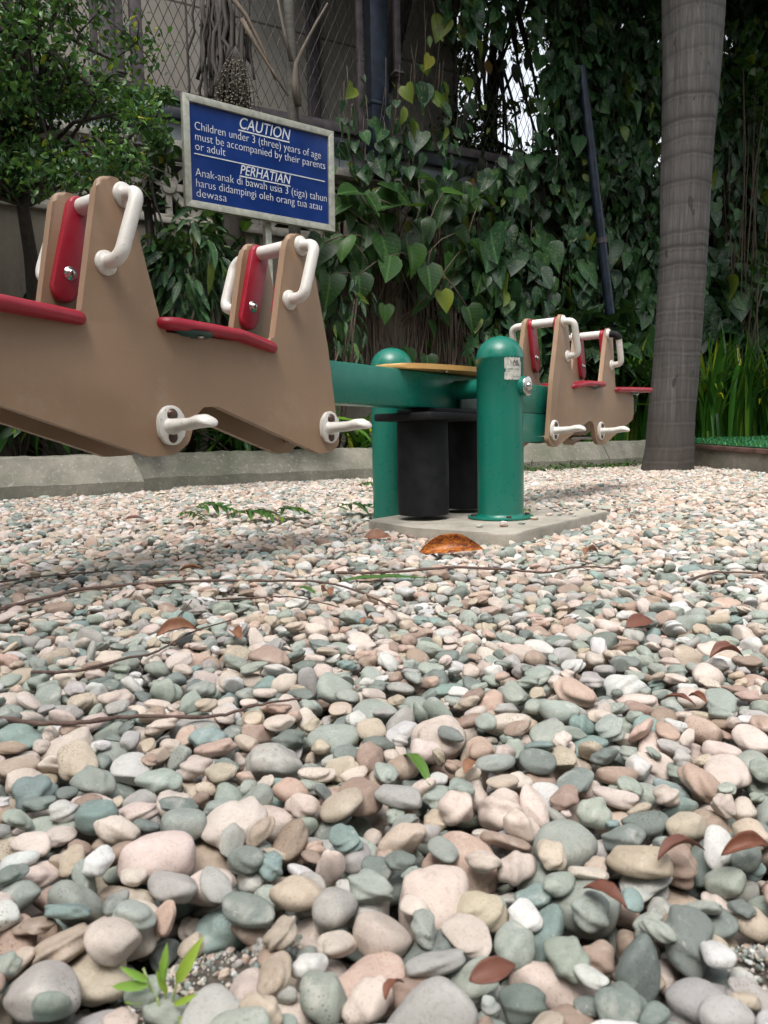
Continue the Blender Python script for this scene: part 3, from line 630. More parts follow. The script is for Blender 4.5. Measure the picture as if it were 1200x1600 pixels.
# ------------------------------------------------------------------ foliage tools
def tmpl(kind):
    if kind == 'heart': ys = [-.10, .04, .2, .42, .64, .84, 1.0]; ws = [.20, .40, .46, .42, .30, .14, .0]
    elif kind == 'oval': ys = [0, .18, .45, .75, 1.0]; ws = [0, .20, .27, .18, 0]
    elif kind == 'lance': ys = [0, .2, .5, .8, 1.0]; ws = [.03, .11, .13, .08, 0]
    elif kind == 'small': ys = [0, .4, 1.0]; ws = [0, .27, 0]
    V, Fc, UV = [], [], []
    for y, w_ in zip(ys, ws):
        for sx in (-1, 0, 1):
            x = sx*w_; yy = y+(.10 if kind == 'heart' and y < 0 and sx == 0 else 0)
            V.append((x, yy, .34*abs(x)-.22*max(yy, 0)**2)); UV.append((x*1.0, yy))
    for r in range(len(ys)-1):
        for s in (0, 1):
            a = r*3+s; q = [a, a+1, a+4, a+3]; Fc.append(q)
    return np.array(V), np.array(Fc), np.array(UV)
TM = {k: tmpl(k) for k in ('heart', 'oval', 'lance', 'small')}
def nz(a): return a/np.maximum(np.linalg.norm(a, axis=1, keepdims=True), 1e-9)
def leaves(name, mat, parent, kind, P, D, Nn, S, rnd=None):
    P, D, Nn, S = map(np.asarray, (P, D, Nn, S)); n = len(P); V, Fc, UV = TM[kind]
    y = nz(D); x = nz(np.cross(y, Nn)); z = np.cross(x, y)
    S = S.reshape(-1, 1, 1); wx = rng.uniform(.85, 1.15, (n, 1, 1)); cu = rng.uniform(.2, 2.0, (n, 1, 1))
    co = P[:, None]+S*(V[None, :, 0:1]*wx*x[:, None]+V[None, :, 1:2]*y[:, None]+V[None, :, 2:3]*cu*z[:, None])
    m = len(V); fa = (Fc[None]+np.arange(n)[:, None, None]*m).reshape(-1, 4)
    me = bpy.data.meshes.new(name); me.vertices.add(n*m); me.vertices.foreach_set('co', co.astype(np.float32).ravel())
    me.loops.add(fa.size); me.loops.foreach_set('vertex_index', fa.astype(np.int32).ravel()); me.polygons.add(len(fa))
    me.polygons.foreach_set('loop_start', np.arange(0, fa.size, 4, dtype=np.int32)); me.polygons.foreach_set('use_smooth', np.ones(len(fa), bool))
    uvl = me.uv_layers.new(name='UVMap'); uvl.data.foreach_set('uv', np.tile(UV[Fc].reshape(-1, 2), (n, 1)).astype(np.float32).ravel())
    a = me.attributes.new('rnd', 'FLOAT', 'POINT'); r = rng.random(n) if rnd is None else rnd; a.data.foreach_set('value', np.repeat(r, m).astype(np.float32))
    me.update(calc_edges=True); me.validate(); o = bpy.data.objects.new(name, me); COL.objects.link(o); me.materials.append(mat)
    if parent: o.parent = parent
    return o
def tubes(name, mat, parent, paths, rads, n=5):
    VV, FF = [], []
    for p, r in zip(paths, rads):
        v, f = tube_np(p, r, n); k = len(VV); VV += v; FF += [tuple(i+k for i in q) for q in f]
    me = bpy.data.meshes.new(name); me.from_pydata([tuple(v) for v in VV], [], FF); return link(name, me, mat, parent, 180)
def onw(x, y, a):      # photo position -> point on the upright plane Y = a + SL*X
    r = ray(x, y); k = a/(r[1]-SL*r[0]); return np.array([r[0]*k, r[1]*k, r[2]*k+CZ])
OUTW = -np.array(N)    # outward from the wall, towards the gravel
def creeper(label, cat, boxes, mat, size, nstr, spacing, depth=(.05, .35), stem=True, kind='heart', name='creeper', up=.55, wob=.05, droop=.9, cols=False, under=0):
    """hanging strands; boxes = photo regions (x0, x1, ytop, ybottom, weight) on the wall plane"""
    root = empty(name); tag(root, label, cat); Wt = np.array([b[4] for b in boxes]); Wt = Wt/Wt.sum(); P, D, Nn, S, paths, rads = [], [], [], [], [], []
    for s in range(nstr):
        b = boxes[rng.choice(len(boxes), p=Wt)]; x = rng.uniform(b[0], b[1]); x = round(x/26)*26+rng.normal(0, 6.5) if cols else x; y0 = rng.uniform(b[2], b[2]+(b[3]-b[2])*.75); y1 = min(b[3], y0+rng.uniform(.25, .8)*(b[3]-b[2]))
        dp = rng.uniform(*depth); A = onw(x, y0, WA-dp*1.14); B = onw(x, y1, WA-dp*1.14); B[:2] = A[:2]; L = A[2]-B[2]; n = max(2, int(L/spacing)); ph = rng.uniform(0, 6); path = []
        for i in range(n+1):
            t = i/n; q = A*(1-t)+B*t; q = q+np.array(E)*wob*math.sin(ph+t*L*4)+OUTW*wob*.6*math.sin(ph*2+t*L*5); path.append(q)
            if i:
                d = np.array([0, 0, -droop])+OUTW*rng.uniform(.0, .7)+np.array(E)*rng.uniform(-.7, .7); nn = OUTW*rng.uniform(.3, 1)+np.array([0, 0, up*rng.uniform(-.2, 2.2)])+np.array(E)*rng.normal(0, .75)
                P.append(q+np.array(E)*rng.uniform(-.06, .06)+OUTW*rng.uniform(0, .08)); D.append(d); Nn.append(nn); S.append(size*rng.choice([.5, .75, 1, 1.3], p=[.25, .3, .3, .15])*rng.uniform(.85, 1.15))
        paths.append(path); rads.append(.004)
    P, D, Nn, S = map(np.array, (P, D, Nn, S)); mk_ = rng.random(len(P)) < (.62 if kind == 'heart' else 1)
    leaves('foliage', mat, root, kind, P[mk_], D[mk_], Nn[mk_], S[mk_])
    if (~mk_).any(): leaves('narrow_foliage', mat, root, 'oval', P[~mk_], D[~mk_], Nn[~mk_], S[~mk_]*.95)
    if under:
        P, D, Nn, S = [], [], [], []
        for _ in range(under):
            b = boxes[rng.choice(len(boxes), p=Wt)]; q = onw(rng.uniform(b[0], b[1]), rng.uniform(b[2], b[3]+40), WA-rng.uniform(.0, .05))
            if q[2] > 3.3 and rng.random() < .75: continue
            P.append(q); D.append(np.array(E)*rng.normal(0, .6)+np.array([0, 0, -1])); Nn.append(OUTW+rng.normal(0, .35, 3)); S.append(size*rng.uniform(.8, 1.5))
        leaves('gap_shade_foliage', ML_GAP, root, 'oval', P, D, Nn, S)  # added dark backing layer standing in for shade between the strands
    if stem: tubes('stems', M_ROOT, root, paths, rads, 4)
    return root
ML_D = mat_leaf('creeper_leaf', (.006, .024, .012), (.012, .050, .020), (.036, .105, .030), .42, True, .5, .12)
ML_GAP = mat_leaf('gap_shade_leaf', (.010, .014, .008), (.016, .022, .012), (.035, .032, .018), .6, False, 0, .05)  # near-black backing leaves: shade of the creeper gaps put into their colour
ML_B = mat_leaf('broad_leaf', (.010, .034, .008), (.018, .062, .012), (.05, .13, .02), .40, True, .2, .22)
ML_T = mat_leaf('tree_leaf', (.011, .03, .010), (.022, .06, .016), (.055, .115, .028), .36, False, 0, .28)
ML_TL = mat_leaf('small_tree_leaf', (.018, .055, .018), (.042, .125, .032), (.13, .27, .06), .38, False, 0, .32)
ML_BG = mat_leaf('far_leaf', (.007, .018, .005), (.018, .042, .009), (.12, .17, .025), .4, False, 0, .4)
ML_BL = mat_leaf('blade_leaf', (.012, .055, .008), (.036, .14, .014), (.13, .27, .03), .32, False, 0, .25)
ML_Y = mat_leaf('yellowish_leaf', (.06, .13, .02), (.12, .20, .03), (.22, .28, .05), .4, True, 0, .35)

# ------------------------------------------------------------------ wall, lattice, fence (wall frame: x along, y away, z up)
M_WALL = NT('painted_wall'); co = M_WALL.coord('Object'); f_ = M_WALL.noise(M_WALL.coord('Object', (2.2, 2.2, .6)), 1.6, 6, .7)
col = M_WALL.ramp(f_, [(.3, (.13, .115, .09)), (.55, (.20, .18, .145)), (.8, (.26, .235, .195))])
col = M_WALL.mix(M_WALL.ramp(M_WALL.noise(co, 14, 6, .75), [(.55, G(0)), (.7, G(.5))]), col, (.09, .08, .055)); M_WALL.base(col); M_WALL.rough(.9); M_WALL.bump(M_WALL.noise(co, 60, 4), .4, .004); M_WALL = M_WALL.m
M_LAT = simple('lattice_concrete', (.30, .285, .25), .85, 0, 14, .25, .4, .3); M_BEAMD = simple('dark_steel', (.022, .028, .036), .45, .2, 10, .25, .1)
M_RUSTY = simple('painted_steel', (.075, .06, .065), .6, .1, 12, .3, .2); M_POSTB = simple('blue_black_steel', (.02, .03, .05), .4, .3, 12, .3, .1); M_WIRE = simple('fence_wire', (.03, .028, .026), .6, .3, 20, .2, 0)
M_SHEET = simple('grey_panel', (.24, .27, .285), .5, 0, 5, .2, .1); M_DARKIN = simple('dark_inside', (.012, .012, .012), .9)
def wroot(name, a=WA): return empty(name, (0, a, 0), BRZ)
def wl(x, y, a=WA):    # photo position on the wall plane -> wall frame x, z
    p = onw(x, y, a); return (p[0]*E.x+(p[1]-a)*E.y, p[2])
LX0, LX1 = -8.5, 16.0
wall = wroot('boundary_wall'); tag(wall, 'beige plastered boundary wall topped by a row of star-patterned concrete blocks', 'wall')
b = bm_new(); box(b, ((LX0+LX1)/2, .10, 1.05), (LX1-LX0, .2, 2.3)); fin('wall_body', b, M_WALL, wall)
b = bm_new(); box(b, ((LX0+LX1)/2, .10, 2.225), (LX1-LX0, .26, .05), 0, .006); fin('coping', b, M_LAT, wall)
b = bm_new(); box(b, ((LX0+LX1)/2, .10, 2.86), (LX1-LX0, .28, .07), 0, .006); fin('ledge', b, M_LAT, wall)
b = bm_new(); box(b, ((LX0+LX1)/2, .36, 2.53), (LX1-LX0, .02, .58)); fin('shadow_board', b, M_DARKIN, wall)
BW = .574
star = None; sx0 = wl(268, 312)[0]-BW/2
k0 = int((-5.5-sx0)//BW); k1 = int((6.5-sx0)//BW)
for k in range(k0, k1):
    if star is None:
        b = bm_new(); r0 = BW/2-.002; t = .045; zc = 0
        box(b, (0, 0, r0-t/2), (2*r0, .10, t), 0, .003); box(b, (0, 0, -r0+t/2), (2*r0, .10, t), 0, .003)
        box(b, (-r0+t/2, .001, 0), (t, .097, 2*r0-2*t), 0, .003); box(b, (r0-t/2, .001, 0), (t, .097, 2*r0-2*t), 0, .003)
        for i in range(4):
            a = math.pi*i/4; L = (r0-t)*(1.0 if i % 2 == 0 else 1.36)
            bar(b, (-L*math.cos(a), .003*i, -L*math.sin(a)), (L*math.cos(a), .003*i, L*math.sin(a)), .05, .06)
        lathe(b, [(0, .04), (.06, .038), (.075, .02), (.075, -.04)], 12, Matrix.Rotation(math.pi/2, 4, 'X')); star = fin('lattice_block', b, M_LAT, wall); o = star
    else: o = star.copy(); COL.objects.link(o); o.parent = wall
    o.location = (sx0+(k+.5)*BW, .10, 2.25+BW/2+.001)
fence = wroot('chainlink_fence'); tag(fence, 'rusty diamond mesh fence on steel rails standing on top of the beige wall', 'fence')
FX0, FX1 = LX0+2, 11.5
for z, h_, d_, m_ in ((3.31, .09, .06, M_RUSTY), (3.165, .09, .07, M_BEAMD)):
    b = bm_new(); box(b, ((FX0+FX1)/2, .10, z), (FX1-FX0, d_, h_), 0, .006); fin('rail', b, m_, fence)
b = bm_new(); box(b, ((FX0+FX1)/2, .14, 3.24), (FX1-FX0, .012, .06)); fin('glass_strip', b, M_SHEET, fence)
b = bm_new(); box(b, ((FX0+FX1)/2, .14, 3.01), (FX1-FX0, .012, .225)); fin('sheet_panel', b, M_SHEET, fence)
paths = []; ZM0, ZM1, PX = 3.36, 5.9, .085; n = int((ZM1-ZM0)/(PX*.6)); VV, FF = [], []
def wbar(p, q, r=.0032):
    p = np.array(p); q = np.array(q); k = len(VV); d = (q-p)/np.linalg.norm(q-p); sN = np.array([-d[2], 0, d[0]])*r
    for c in (p, q): VV.extend([tuple(c+sN), tuple(c+(0, r, 0)), tuple(c-sN), tuple(c-(0, r, 0))])
    for i in range(4): FF.append((k+i, k+(i+1) % 4, k+4+(i+1) % 4, k+4+i))
x = -6.0
HZ = PX*1.08
while x < 7.5:
    for i in range(n):
        z0, z1 = ZM0+i*HZ/1, ZM0+(i+1)*HZ/1
        if z1 > ZM1: break
        o0 = 0 if i % 2 == 0 else PX/2; o1 = PX/2-o0
        wbar((x+o0*.96, .05, z0), (x+o1*.96, .055, z1)); wbar((x+PX-o0*.96, .055, z0), (x+PX-o1*.96, .05, z1))
    x += PX
me = bpy.data.meshes.new('wire_mesh'); me.from_pydata(VV, [], FF); link('wire_mesh', me, M_WIRE, fence, None)
def fpost(px, wpx, ybot, label, m, a=WA-.02, ztop=6.2, dk=.7):
    xl, z = wl(px, ybot, a); x2, _ = wl(px+wpx, ybot, a); wdt = abs(x2-xl); r = wroot('fence_post', a); b = bm_new(); box(b, (xl, 0, (z+ztop)/2), (wdt, max(.04, wdt*dk), ztop-z), 0, .006)
    o = fin('post_shaft', b, m, r); b = bm_new(); box(b, (xl, 0, z+.03), (wdt*1.6, wdt*1.5, .02), 0, .003); fin('foot_plate', b, m, r)
    for i in range(3):
        b = bm_new(); box(b, (xl, -.0, z+.7+i*1.05), (wdt*1.12, max(.04, wdt*dk)*1.15, .035), 0, .003); fin('clamp', b, m, r)
    return tag(r, label, 'post', 'steel posts of the mesh fence')
fpost(592, 26, 282, 'thick blue-black steel post right of the blue caution sign, hung with creeper', M_POSTB)
fpost(565, 9, 215, 'thin grey pipe just left of the thick blue-black steel post', M_RUSTY, WA-.16)
fpost(621, 9, 120, 'thin brown pipe just right of the thick blue-black steel post', M_RUSTY, WA-.16)
fpost(221, 18, 235, 'brown steel post at the right edge of the small-leaved tree', M_RUSTY)
fpost(190, 11, 120, 'slim grey steel post seen through the small-leaved tree, right one of two', M_RUSTY, WA-.1)
fpost(150, 11, 120, 'slim grey steel post seen through the small-leaved tree, left one of two', M_RUSTY, WA-.1)
# slanting pole
A_ = at(965, 590, 8.62); B_ = at(908, 105, 8.60); b = bm_new(); tube(b, [B_, (A_+B_)/2, A_], .052, 14)
po = fin('pole', b, M_POSTB, None); tag(po, 'slanting blue-black round pole leaning among the creepers left of the palm', 'pole')
b = bm_new(); q_ = (A_-B_).to_track_quat('Z', 'Y').to_matrix().to_4x4(); lathe(b, [(.054, -.03), (.062, -.028), (.062, .028), (.054, .03)], 16, Matrix.Translation(B_*.45+A_*.55) @ q_); fin('collar', b, M_RUSTY, po)
# building behind the fence
M_BLD = NT('building_cladding'); co = M_BLD.coord('Object'); wv = M_BLD.n('ShaderNodeTexBrick', i_Scale=1.0, i_Mortar_Size=.012, i_Row_Height=1.6, i_Brick_Width=1.1); wv.offset = .0
mp_ = M_BLD.n('ShaderNodeMapping'); mp_.inputs['Rotation'].default_value = (math.pi/2, 0, 0); M_BLD.l(co, mp_.inputs[0]); M_BLD.l(mp_.outputs[0], wv.inputs[0])
wv.inputs['Color1'].default_value = (.33, .32, .285, 1); wv.inputs['Color2'].default_value = (.27, .245, .21, 1); wv.inputs['Mortar'].default_value = (.05, .045, .04, 1)
M_BLD.base(M_BLD.mix(M_BLD.ramp(M_BLD.noise(co, 1.3, 6, .7), [(.35, G(0)), (.7, G(.5))]), wv.outputs[0], (.12, .10, .08))); M_BLD.rough(.8)
bl = wroot('neighbouring_building', WA+1.6); xr = wl(715, 100, WA+1.6)[0]
b = bm_new(); box(b, ((-12+xr)/2, 1.5, 3.6), (xr+12, 3, 7.4)); fin('wall', b, M_BLD.m, bl)
for xx_ in (-9.6, -7.4, -5.2, -3.0, -.8):
    b = bm_new(); box(b, (xx_, -.03, 3.6), (.14, .08, 7.2), 0, .01); fin('pilaster', b, M_RUSTY, bl)
b = bm_new(); box(b, ((-12+xr)/2, 1.4, 7.36), (xr+12.5, 3.5, .14), 0, .02); fin('roof', b, M_RUSTY, bl)
tag(bl, 'dim tan panelled building wall seen through the mesh fence on the left', 'building')

# ------------------------------------------------------------------ creepers and climbers on the wall
creeper('dark dense creeper curtain hanging over the wall between the steel post and the palm', 'creeper', [(735, 1040, 250, 600, 1.3), (865, 1040, -160, 330, 1.0), (700, 870, -160, 60, .32), (705, 870, 110, 340, .10), (740, 1040, 330, 480, .3)], ML_D, .165, 300, .078, cols=True, under=1500)
creeper('dark climber with large drooping leaves on the lower wall behind the right-hand seats', 'climber', [(760, 1045, 300, 610, 1), (640, 780, 330, 470, .12)], ML_D, .30, 95, .15, cols=True, under=900)
creeper('dark creeper curtain with pale-edged leaves covering the wall right of the palm', 'creeper', [(1075, 1500, -160, 330, 1), (1075, 1500, 250, 450, .4)], ML_D, .165, 200, .082, cols=True, under=1500)
creeper('dark climber with large drooping leaves on the lower wall right of the palm', 'climber', [(1080, 1500, 300, 610, 1)], ML_D, .30, 90, .15, cols=True, under=900)
creeper('sparse creeper with pale twisted leaves hanging down the thick steel post', 'creeper', [(565, 650, 60, 300, 1), (520, 560, 20, 260, .25), (650, 730, 60, 240, .35)], ML_D, .16, 34, .16, (.12, .3))
creeper('thin trailing creeper with a few yellow-green leaves on the mesh right of the post', 'creeper', [(640, 760, -30, 200, 1)], ML_Y, .15, 8, .35, (.1, .25))
# climber with big leaves
def climber():
    root = empty('climber'); tag(root, 'broad-leaved climber with large glossy green leaves beside the caution sign', 'climber'); P, D, Nn, S, paths = [], [], [], [], []
    big = [(640, 322, .52, -1, .1), (595, 368, .36, .3, -1), (668, 415, .28, 0, -1), (693, 300, .26, 1, .1), (655, 280, .2, 1, .3), (620, 300, .26, -1, .3), (560, 300, .26, -1, .0), (575, 305, .22, .3, -.5), (535, 320, .25, -.6, -.2),
           (710, 365, .26, .9, -.5), (640, 385, .28, .2, -1), (610, 400, .28, -.4, -1), (750, 310, .22, 1, 0), (735, 380, .25, .8, -.7), (540, 370, .24, -.5, -1), (515, 430, .28, -.2, -1), (690, 455, .22, .2, -1), (730, 480, .25, .3, -1), (560, 430, .26, 0, -1), (505, 380, .3, -.6, -.6)]
    for i, (x, y, s, dx, dz) in enumerate(big):
        q = onw(x, y, WA-.45-.03*(i % 4)); P.append(q); D.append(np.array(E)*dx+np.array([0, 0, dz-.15])+OUTW*.35); Nn.append(OUTW*.6+np.array([0, 0, .8 if abs(dx) > .5 else .35])+np.array(E)*rng.normal(0, .15)); S.append(s)
        g_ = onw(625+rng.uniform(-50, 50), 460+rng.uniform(-60, 60), WA-.12); mid = (q+g_)/2+OUTW*.15+np.array([0, 0, .1]); paths.append([g_, (g_+mid)/2, mid, (mid+q)/2+np.array([0, 0, .03]), q])
    for _ in range(150):
        x = rng.uniform(500, 790); y = rng.uniform(285, 430) if rng.random() < .8 else rng.uniform(400, 560); q = onw(x, y, WA-rng.uniform(.05, .4)*1.14)
        P.append(q); D.append(np.array(E)*rng.normal(0, .5)+np.array([0, 0, -1])+OUTW*.3); Nn.append(OUTW+np.array([0, 0, rng.uniform(.1, 1)])+np.array(E)*rng.normal(0, .4)); S.append(rng.uniform(.12, .26))
    leaves('foliage', ML_B, root, 'heart', P, D, Nn, S, rng.random(len(P))**1.6); tubes('stems', M_ROOT, root, paths, [.007]*len(paths), 6)
    pp = []
    for _ in range(260):
        x = rng.uniform(500, 800); y0 = rng.uniform(340, 430); y1 = rng.uniform(520, 640); A = onw(x, y0, WA-.05-rng.uniform(0, .15)); B = onw(x+rng.normal(0, 9), y1, WA-.05-rng.uniform(0, .15)); ph = rng.uniform(0, 6)
        pp.append([A*(1-t)+B*t+np.array(E)*.035*math.sin(ph+7*t)*t+np.array(E)*rng.normal(0, .006) for t in np.linspace(0, 1, 9)])
    tubes('aerial_roots', M_ROOT, root, pp, list(rng.uniform(.0025, .009, len(pp))), 5)
climber()
# low climber covering the wall foot on the left of the wall behind the seats
def shrub(label, cx, cy, a, n, size, kind, mat, sx, sz, name='shrub', droop=0, sy=.25, stems=14, cat='shrub', skew=1.5):
    c = onw(cx, cy, a); root = empty(name); tag(root, label, cat); P, D, Nn, S, paths = [], [], [], [], []
    g0 = np.array([c[0], c[1], .15])
    tips = []
    for _ in range(stems):
        d = np.clip(rng.normal(0, 1, 3), -1.5, 1.5)*np.array([sx*.6, sy, sz*.6]); tp = c+d; tips.append(tp); m_ = (g0+tp)/2+rng.normal(0, .05, 3); paths.append([g0, (g0+m_)/2+rng.normal(0, .02, 3), m_, (m_+tp)/2+rng.normal(0, .03, 3), tp])
    for _ in range(n):
        tp = tips[rng.integers(stems)]; q = tp+np.clip(rng.normal(0, 1, 3), -1.5, 1.5)*np.array([sx, sy, sz])*.30; d = (q-c)+rng.normal(0, .2, 3); d[2] -= droop; P.append(q); D.append(d); Nn.append(OUTW*rng.uniform(0, .8)+np.array([0, 0, 1])+rng.normal(0, .4, 3)); S.append(size*rng.uniform(.6, 1.3))
    leaves('foliage', mat, root, kind, P, D, Nn, S, rng.random(len(P))**skew); tubes('stems', M_ROOT, root, paths, [.008]*len(paths), 5); return root
shrub('bright-leaved shrub directly under the left half of the caution sign', 350, 385, KA+1.12, 130, .16, 'oval', ML_B, .20, .20, droop=.2, sy=.12)
shrub('dark narrow-leaved shrub drooping behind the gap between the two left seats', 285, 425, KA+.9, 420, .20, 'lance', ML_D, .28, .34, droop=.5, skew=.8)
shrub('leafy dark undergrowth plant against the wall behind the front left handle', 20, 560, KA+.8, 240, .15, 'oval', ML_D, .5, .3)
shrub('low dark fern-like plant behind the kerb under the left seats', 120, 640, KA+.65, 420, .22, 'lance', ML_BL, .75, .16, droop=.15, skew=2.2, stems=24)
shrub('low dark leafy plant behind the kerb below the front seat of the left pair', 400, 655, KA+.6, 420, .20, 'lance', ML_BL, .6, .16, droop=.1, skew=2, stems=20)
shrub('sparse narrow-leaved plant low against the wall between the sign and the green beam', 520, 500, KA+1.0, 110, .13, 'lance', ML_D, .3, .4, droop=.6)
shrub('dark broad-leaved plant behind the right-hand seats at the foot of the wall', 900, 560, KA+1.0, 320, .20, 'heart', ML_D, .6, .35, droop=.2)
shrub('dark broad-leaved plant at the wall foot right of the palm behind the blade-leaved clumps', 1180, 520, KA+1.0, 380, .22, 'heart', ML_D, .8, .4, droop=.2)
shrub('leafy light green twig plant by the right edge above the blade-leaved clump', 1185, 440, KA+.7, 70, .13, 'oval', ML_B, .22, .4, stems=6)
shrub('climbing plant with lobed light leaves high on the right beside the palm trunk', 1165, 170, WA-.5, 240, .17, 'oval', ML_B, .3, .55, stems=12, skew=1)
# blade-leaved clumps
def blade_mesh(name, mat, parent, specs):      # specs: base, direction(az), height, reach, width
    VV, FF, RR, UV = [], [], [], []
    for (p, az, h, rch, w_, tw) in specs:
        k = len(VV); n = 9; r_ = rng.random()**1.3; d = np.array([math.cos(az), math.sin(az), 0]); sd_ = np.array([-d[1], d[0], 0])
        for i in range(n+1):
            t = i/n; q = np.array(p)+d*rch*(t**1.8)+np.array([0, 0, h*(t-.42*max(0, t-.35)**2*tw)]); ww = w_*(1-t**3)*(.55+.45*min(1, t*4)); s_ = sd_+np.array([0, 0, .15*math.sin(az*3)])
            VV += [q-s_*ww, q+np.array([0, 0, -.25*ww])-d*.25*ww, q+s_*ww]; RR += [r_]*3
        for i in range(n):
            a = k+i*3; FF += [(a, a+1, a+4, a+3), (a+1, a+2, a+5, a+4)]
    me = bpy.data.meshes.new(name); me.from_pydata([tuple(v) for v in VV], [], FF); o = link(name, me, mat, parent, 180)
    a = me.attributes.new('rnd', 'FLOAT', 'POINT'); a.data.foreach_set('value', np.array(RR, np.float32)); me.uv_layers.new(name='UVMap'); return o
def clump(px, py_, a, n, h, label, w_=.017, reach=.45, name='grass_clump', mat=None):
    c = onw(px, py_, a); root = empty(name, (c[0], c[1], .14)); tag(root, label, 'plant', 'blade-leaved clumps behind the kerb')
    sp = [((rng.normal(0, .07), rng.normal(0, .07), 0), rng.uniform(0, 6.28), h*rng.uniform(.6, 1.1), reach*rng.uniform(.2, 1.1), w_*rng.uniform(.6, 1.3), rng.uniform(.6, 3.0)) for _ in range(n)]
    blade_mesh('leaves', mat or ML_BL, root, sp)
    b = bm_new(); lathe(b, [(.07, -.04), (.06, .03), (.03, .09), (0, .1)], 9); fin('crown_base', b, M_ROOT, root); return root
for px, a_, n_, h_, lab in ((1200, .45, 60, 1.15, 'tall blade-leaved clump at the right edge of the picture behind the turf mat'), (1150, .55, 60, 1.2, 'tall blade-leaved clump behind the kerb, second from the right edge'), (1105, .5, 55, 1.1, 'blade-leaved clump just right of the palm trunk'),
                           (1010, .5, 45, 1.05, 'blade-leaved clump partly hidden by the left side of the palm trunk'), (960, .6, 40, .95, 'blade-leaved clump behind the rear red seat of the right pair'), (900, .7, 34, .6, 'low blade-leaved clump behind the footrests of the right pair'),
                           (640, .5, 26, .95, 'arching thin-bladed clump behind the far green post'), (560, .6, 40, .5, 'low blade-leaved clump under the left part of the green beam'), (1260, .5, 60, 1.2, 'tall blade-leaved clump beyond the right end of the turf mat')):
    clump(px, 640, KA+a_, int(n_*1.4), h_*(1.0 if px in (640, 560, 900) else 1.45), lab, .009 if px == 640 else .027, .75 if px == 640 else .5)

# ------------------------------------------------------------------ trees
def spread_leaves(cs, rs, n, flat=.7):
    k = rng.integers(0, len(cs), n); d = nz(rng.normal(0, 1, (n, 3))); r = rng.random((n, 1))**.5; return np.array(cs)[k]+d*r*np.array(rs)[k][:, None]*np.array([1, 1, flat])
def tree(label, base, trunk, rt, clumps, nleaf, size, mat, kind='small', name='tree', limbs=True, updir=.6, cat='tree'):
    root = empty(name, base); tag(root, label, cat); base = np.array(base); tr = [np.array(p)-base for p in trunk]
    tubes('trunk', M_BARK, root, [tr], [[rt*(1-.55*i/(len(tr)-1)) for i in range(len(tr))]], 12)
    cs = [np.array(c[:3])-base for c in clumps]; rs = [c[3] for c in clumps]
    if limbs:
        paths, rads = [], []
        for c, r in zip(cs, rs):
            s = tr[rng.integers(max(1, len(tr)//2), len(tr))]; m_ = (s+c)/2+rng.normal(0, .12, 3)*r; P5 = [s, (s+m_)/2+rng.normal(0, .04, 3), m_, (m_+c)/2+rng.normal(0, .06, 3), c]; paths.append(P5); rads.append([rt*.35, rt*.28, rt*.22, rt*.15, rt*.06])
            for _ in range(4):
                e = c+nz(rng.normal(0, 1, (1, 3)))[0]*r*.9; paths.append([c, (c+e)/2+rng.normal(0, .08, 3)*r, e]); rads.append([rt*.10, rt*.07, rt*.03])
        tubes('limbs', M_BARK, root, paths, rads, 5)
    P = spread_leaves(cs, rs, nleaf); D = rng.normal(0, 1, (nleaf, 3)); D[:, 2] -= .25; Nn = rng.normal(0, .6, (nleaf, 3)); Nn[:, 2] += updir
    leaves('crown', mat, root, kind, P, D, Nn, size*rng.uniform(.6, 1.35, nleaf), rng.random(nleaf)**1.5); return root
# small-leaved tree, left
def cl(lst, d0, dj=.35): return [(*at(x, y, d0+rng.uniform(-dj, dj)), r) for x, y, r in lst]
L1 = [(rng.uniform(-260, 230), rng.uniform(-250, 150), .27) for _ in range(60)]+[(rng.uniform(-260, 190), rng.uniform(120, 300), .22) for _ in range(46)]+[(230, 190, .15), (215, 160, .15), (60, 60, .3), (150, 40, .2), (250, 150, .1), (285, 105, .08), (245, 215, .1), (190, 250, .16), (170, 230, .2), (120, 270, .2)]
L1 = [q for q in L1 if not (q[0] > 120 and q[1] < 110 and rng.random() < .75)]
bs = at(50, 690, 5.9)
tree('small-leaved leafy tree filling the top left corner above the left seats', (bs.x, bs.y, .14), [(bs.x, bs.y, .14), at(58, 520, 5.75), at(48, 400, 5.6), at(35, 320, 5.4), at(20, 220, 5.3), at(40, 60, 5.2)], .06, cl(L1, 5.1, .55), 17500, .044, ML_TL, 'oval')
# bare twigs at the lower right side of that crown
tw = []
for _ in range(26):
    A = np.array(at(rng.uniform(90, 200), rng.uniform(200, 270), 5.2)); B = np.array(at(rng.uniform(170, 270), rng.uniform(240, 330), 5.2+rng.uniform(-.3, .3))); m_ = (A+B)/2+rng.normal(0, .07, 3); tw.append([A, (A+m_)/2+rng.normal(0, .02, 3), m_, (m_+B)/2+rng.normal(0, .03, 3), B])
o_ = tubes('bare_branches', mat_bark('pale_twig', (.16, .14, .12)), None, tw, [[.008, .007, .006, .004, .002]]*len(tw), 5); par = [q for q in bpy.data.objects if q.get('label', '').startswith('small-leaved leafy tree')][0]
o_.parent = par; o_.matrix_parent_inverse = Matrix.Translation(par.location).inverted()
# second slender stem
bs = at(262, 640, 6.2); tree('slender dark tree standing between the small-leaved tree and the caution sign', (bs.x, bs.y, .14), [(bs.x, bs.y, .14), at(255, 560, 6.2), at(245, 450, 6.2), at(232, 340, 6.2), at(225, 250, 6.15)], .055, cl([(235, 260, .2), (220, 300, .16), (262, 380, .14), (250, 240, .14), (245, 480, .1), (240, 420, .12)], 6.1, .1), 420, .085, ML_T, 'oval')
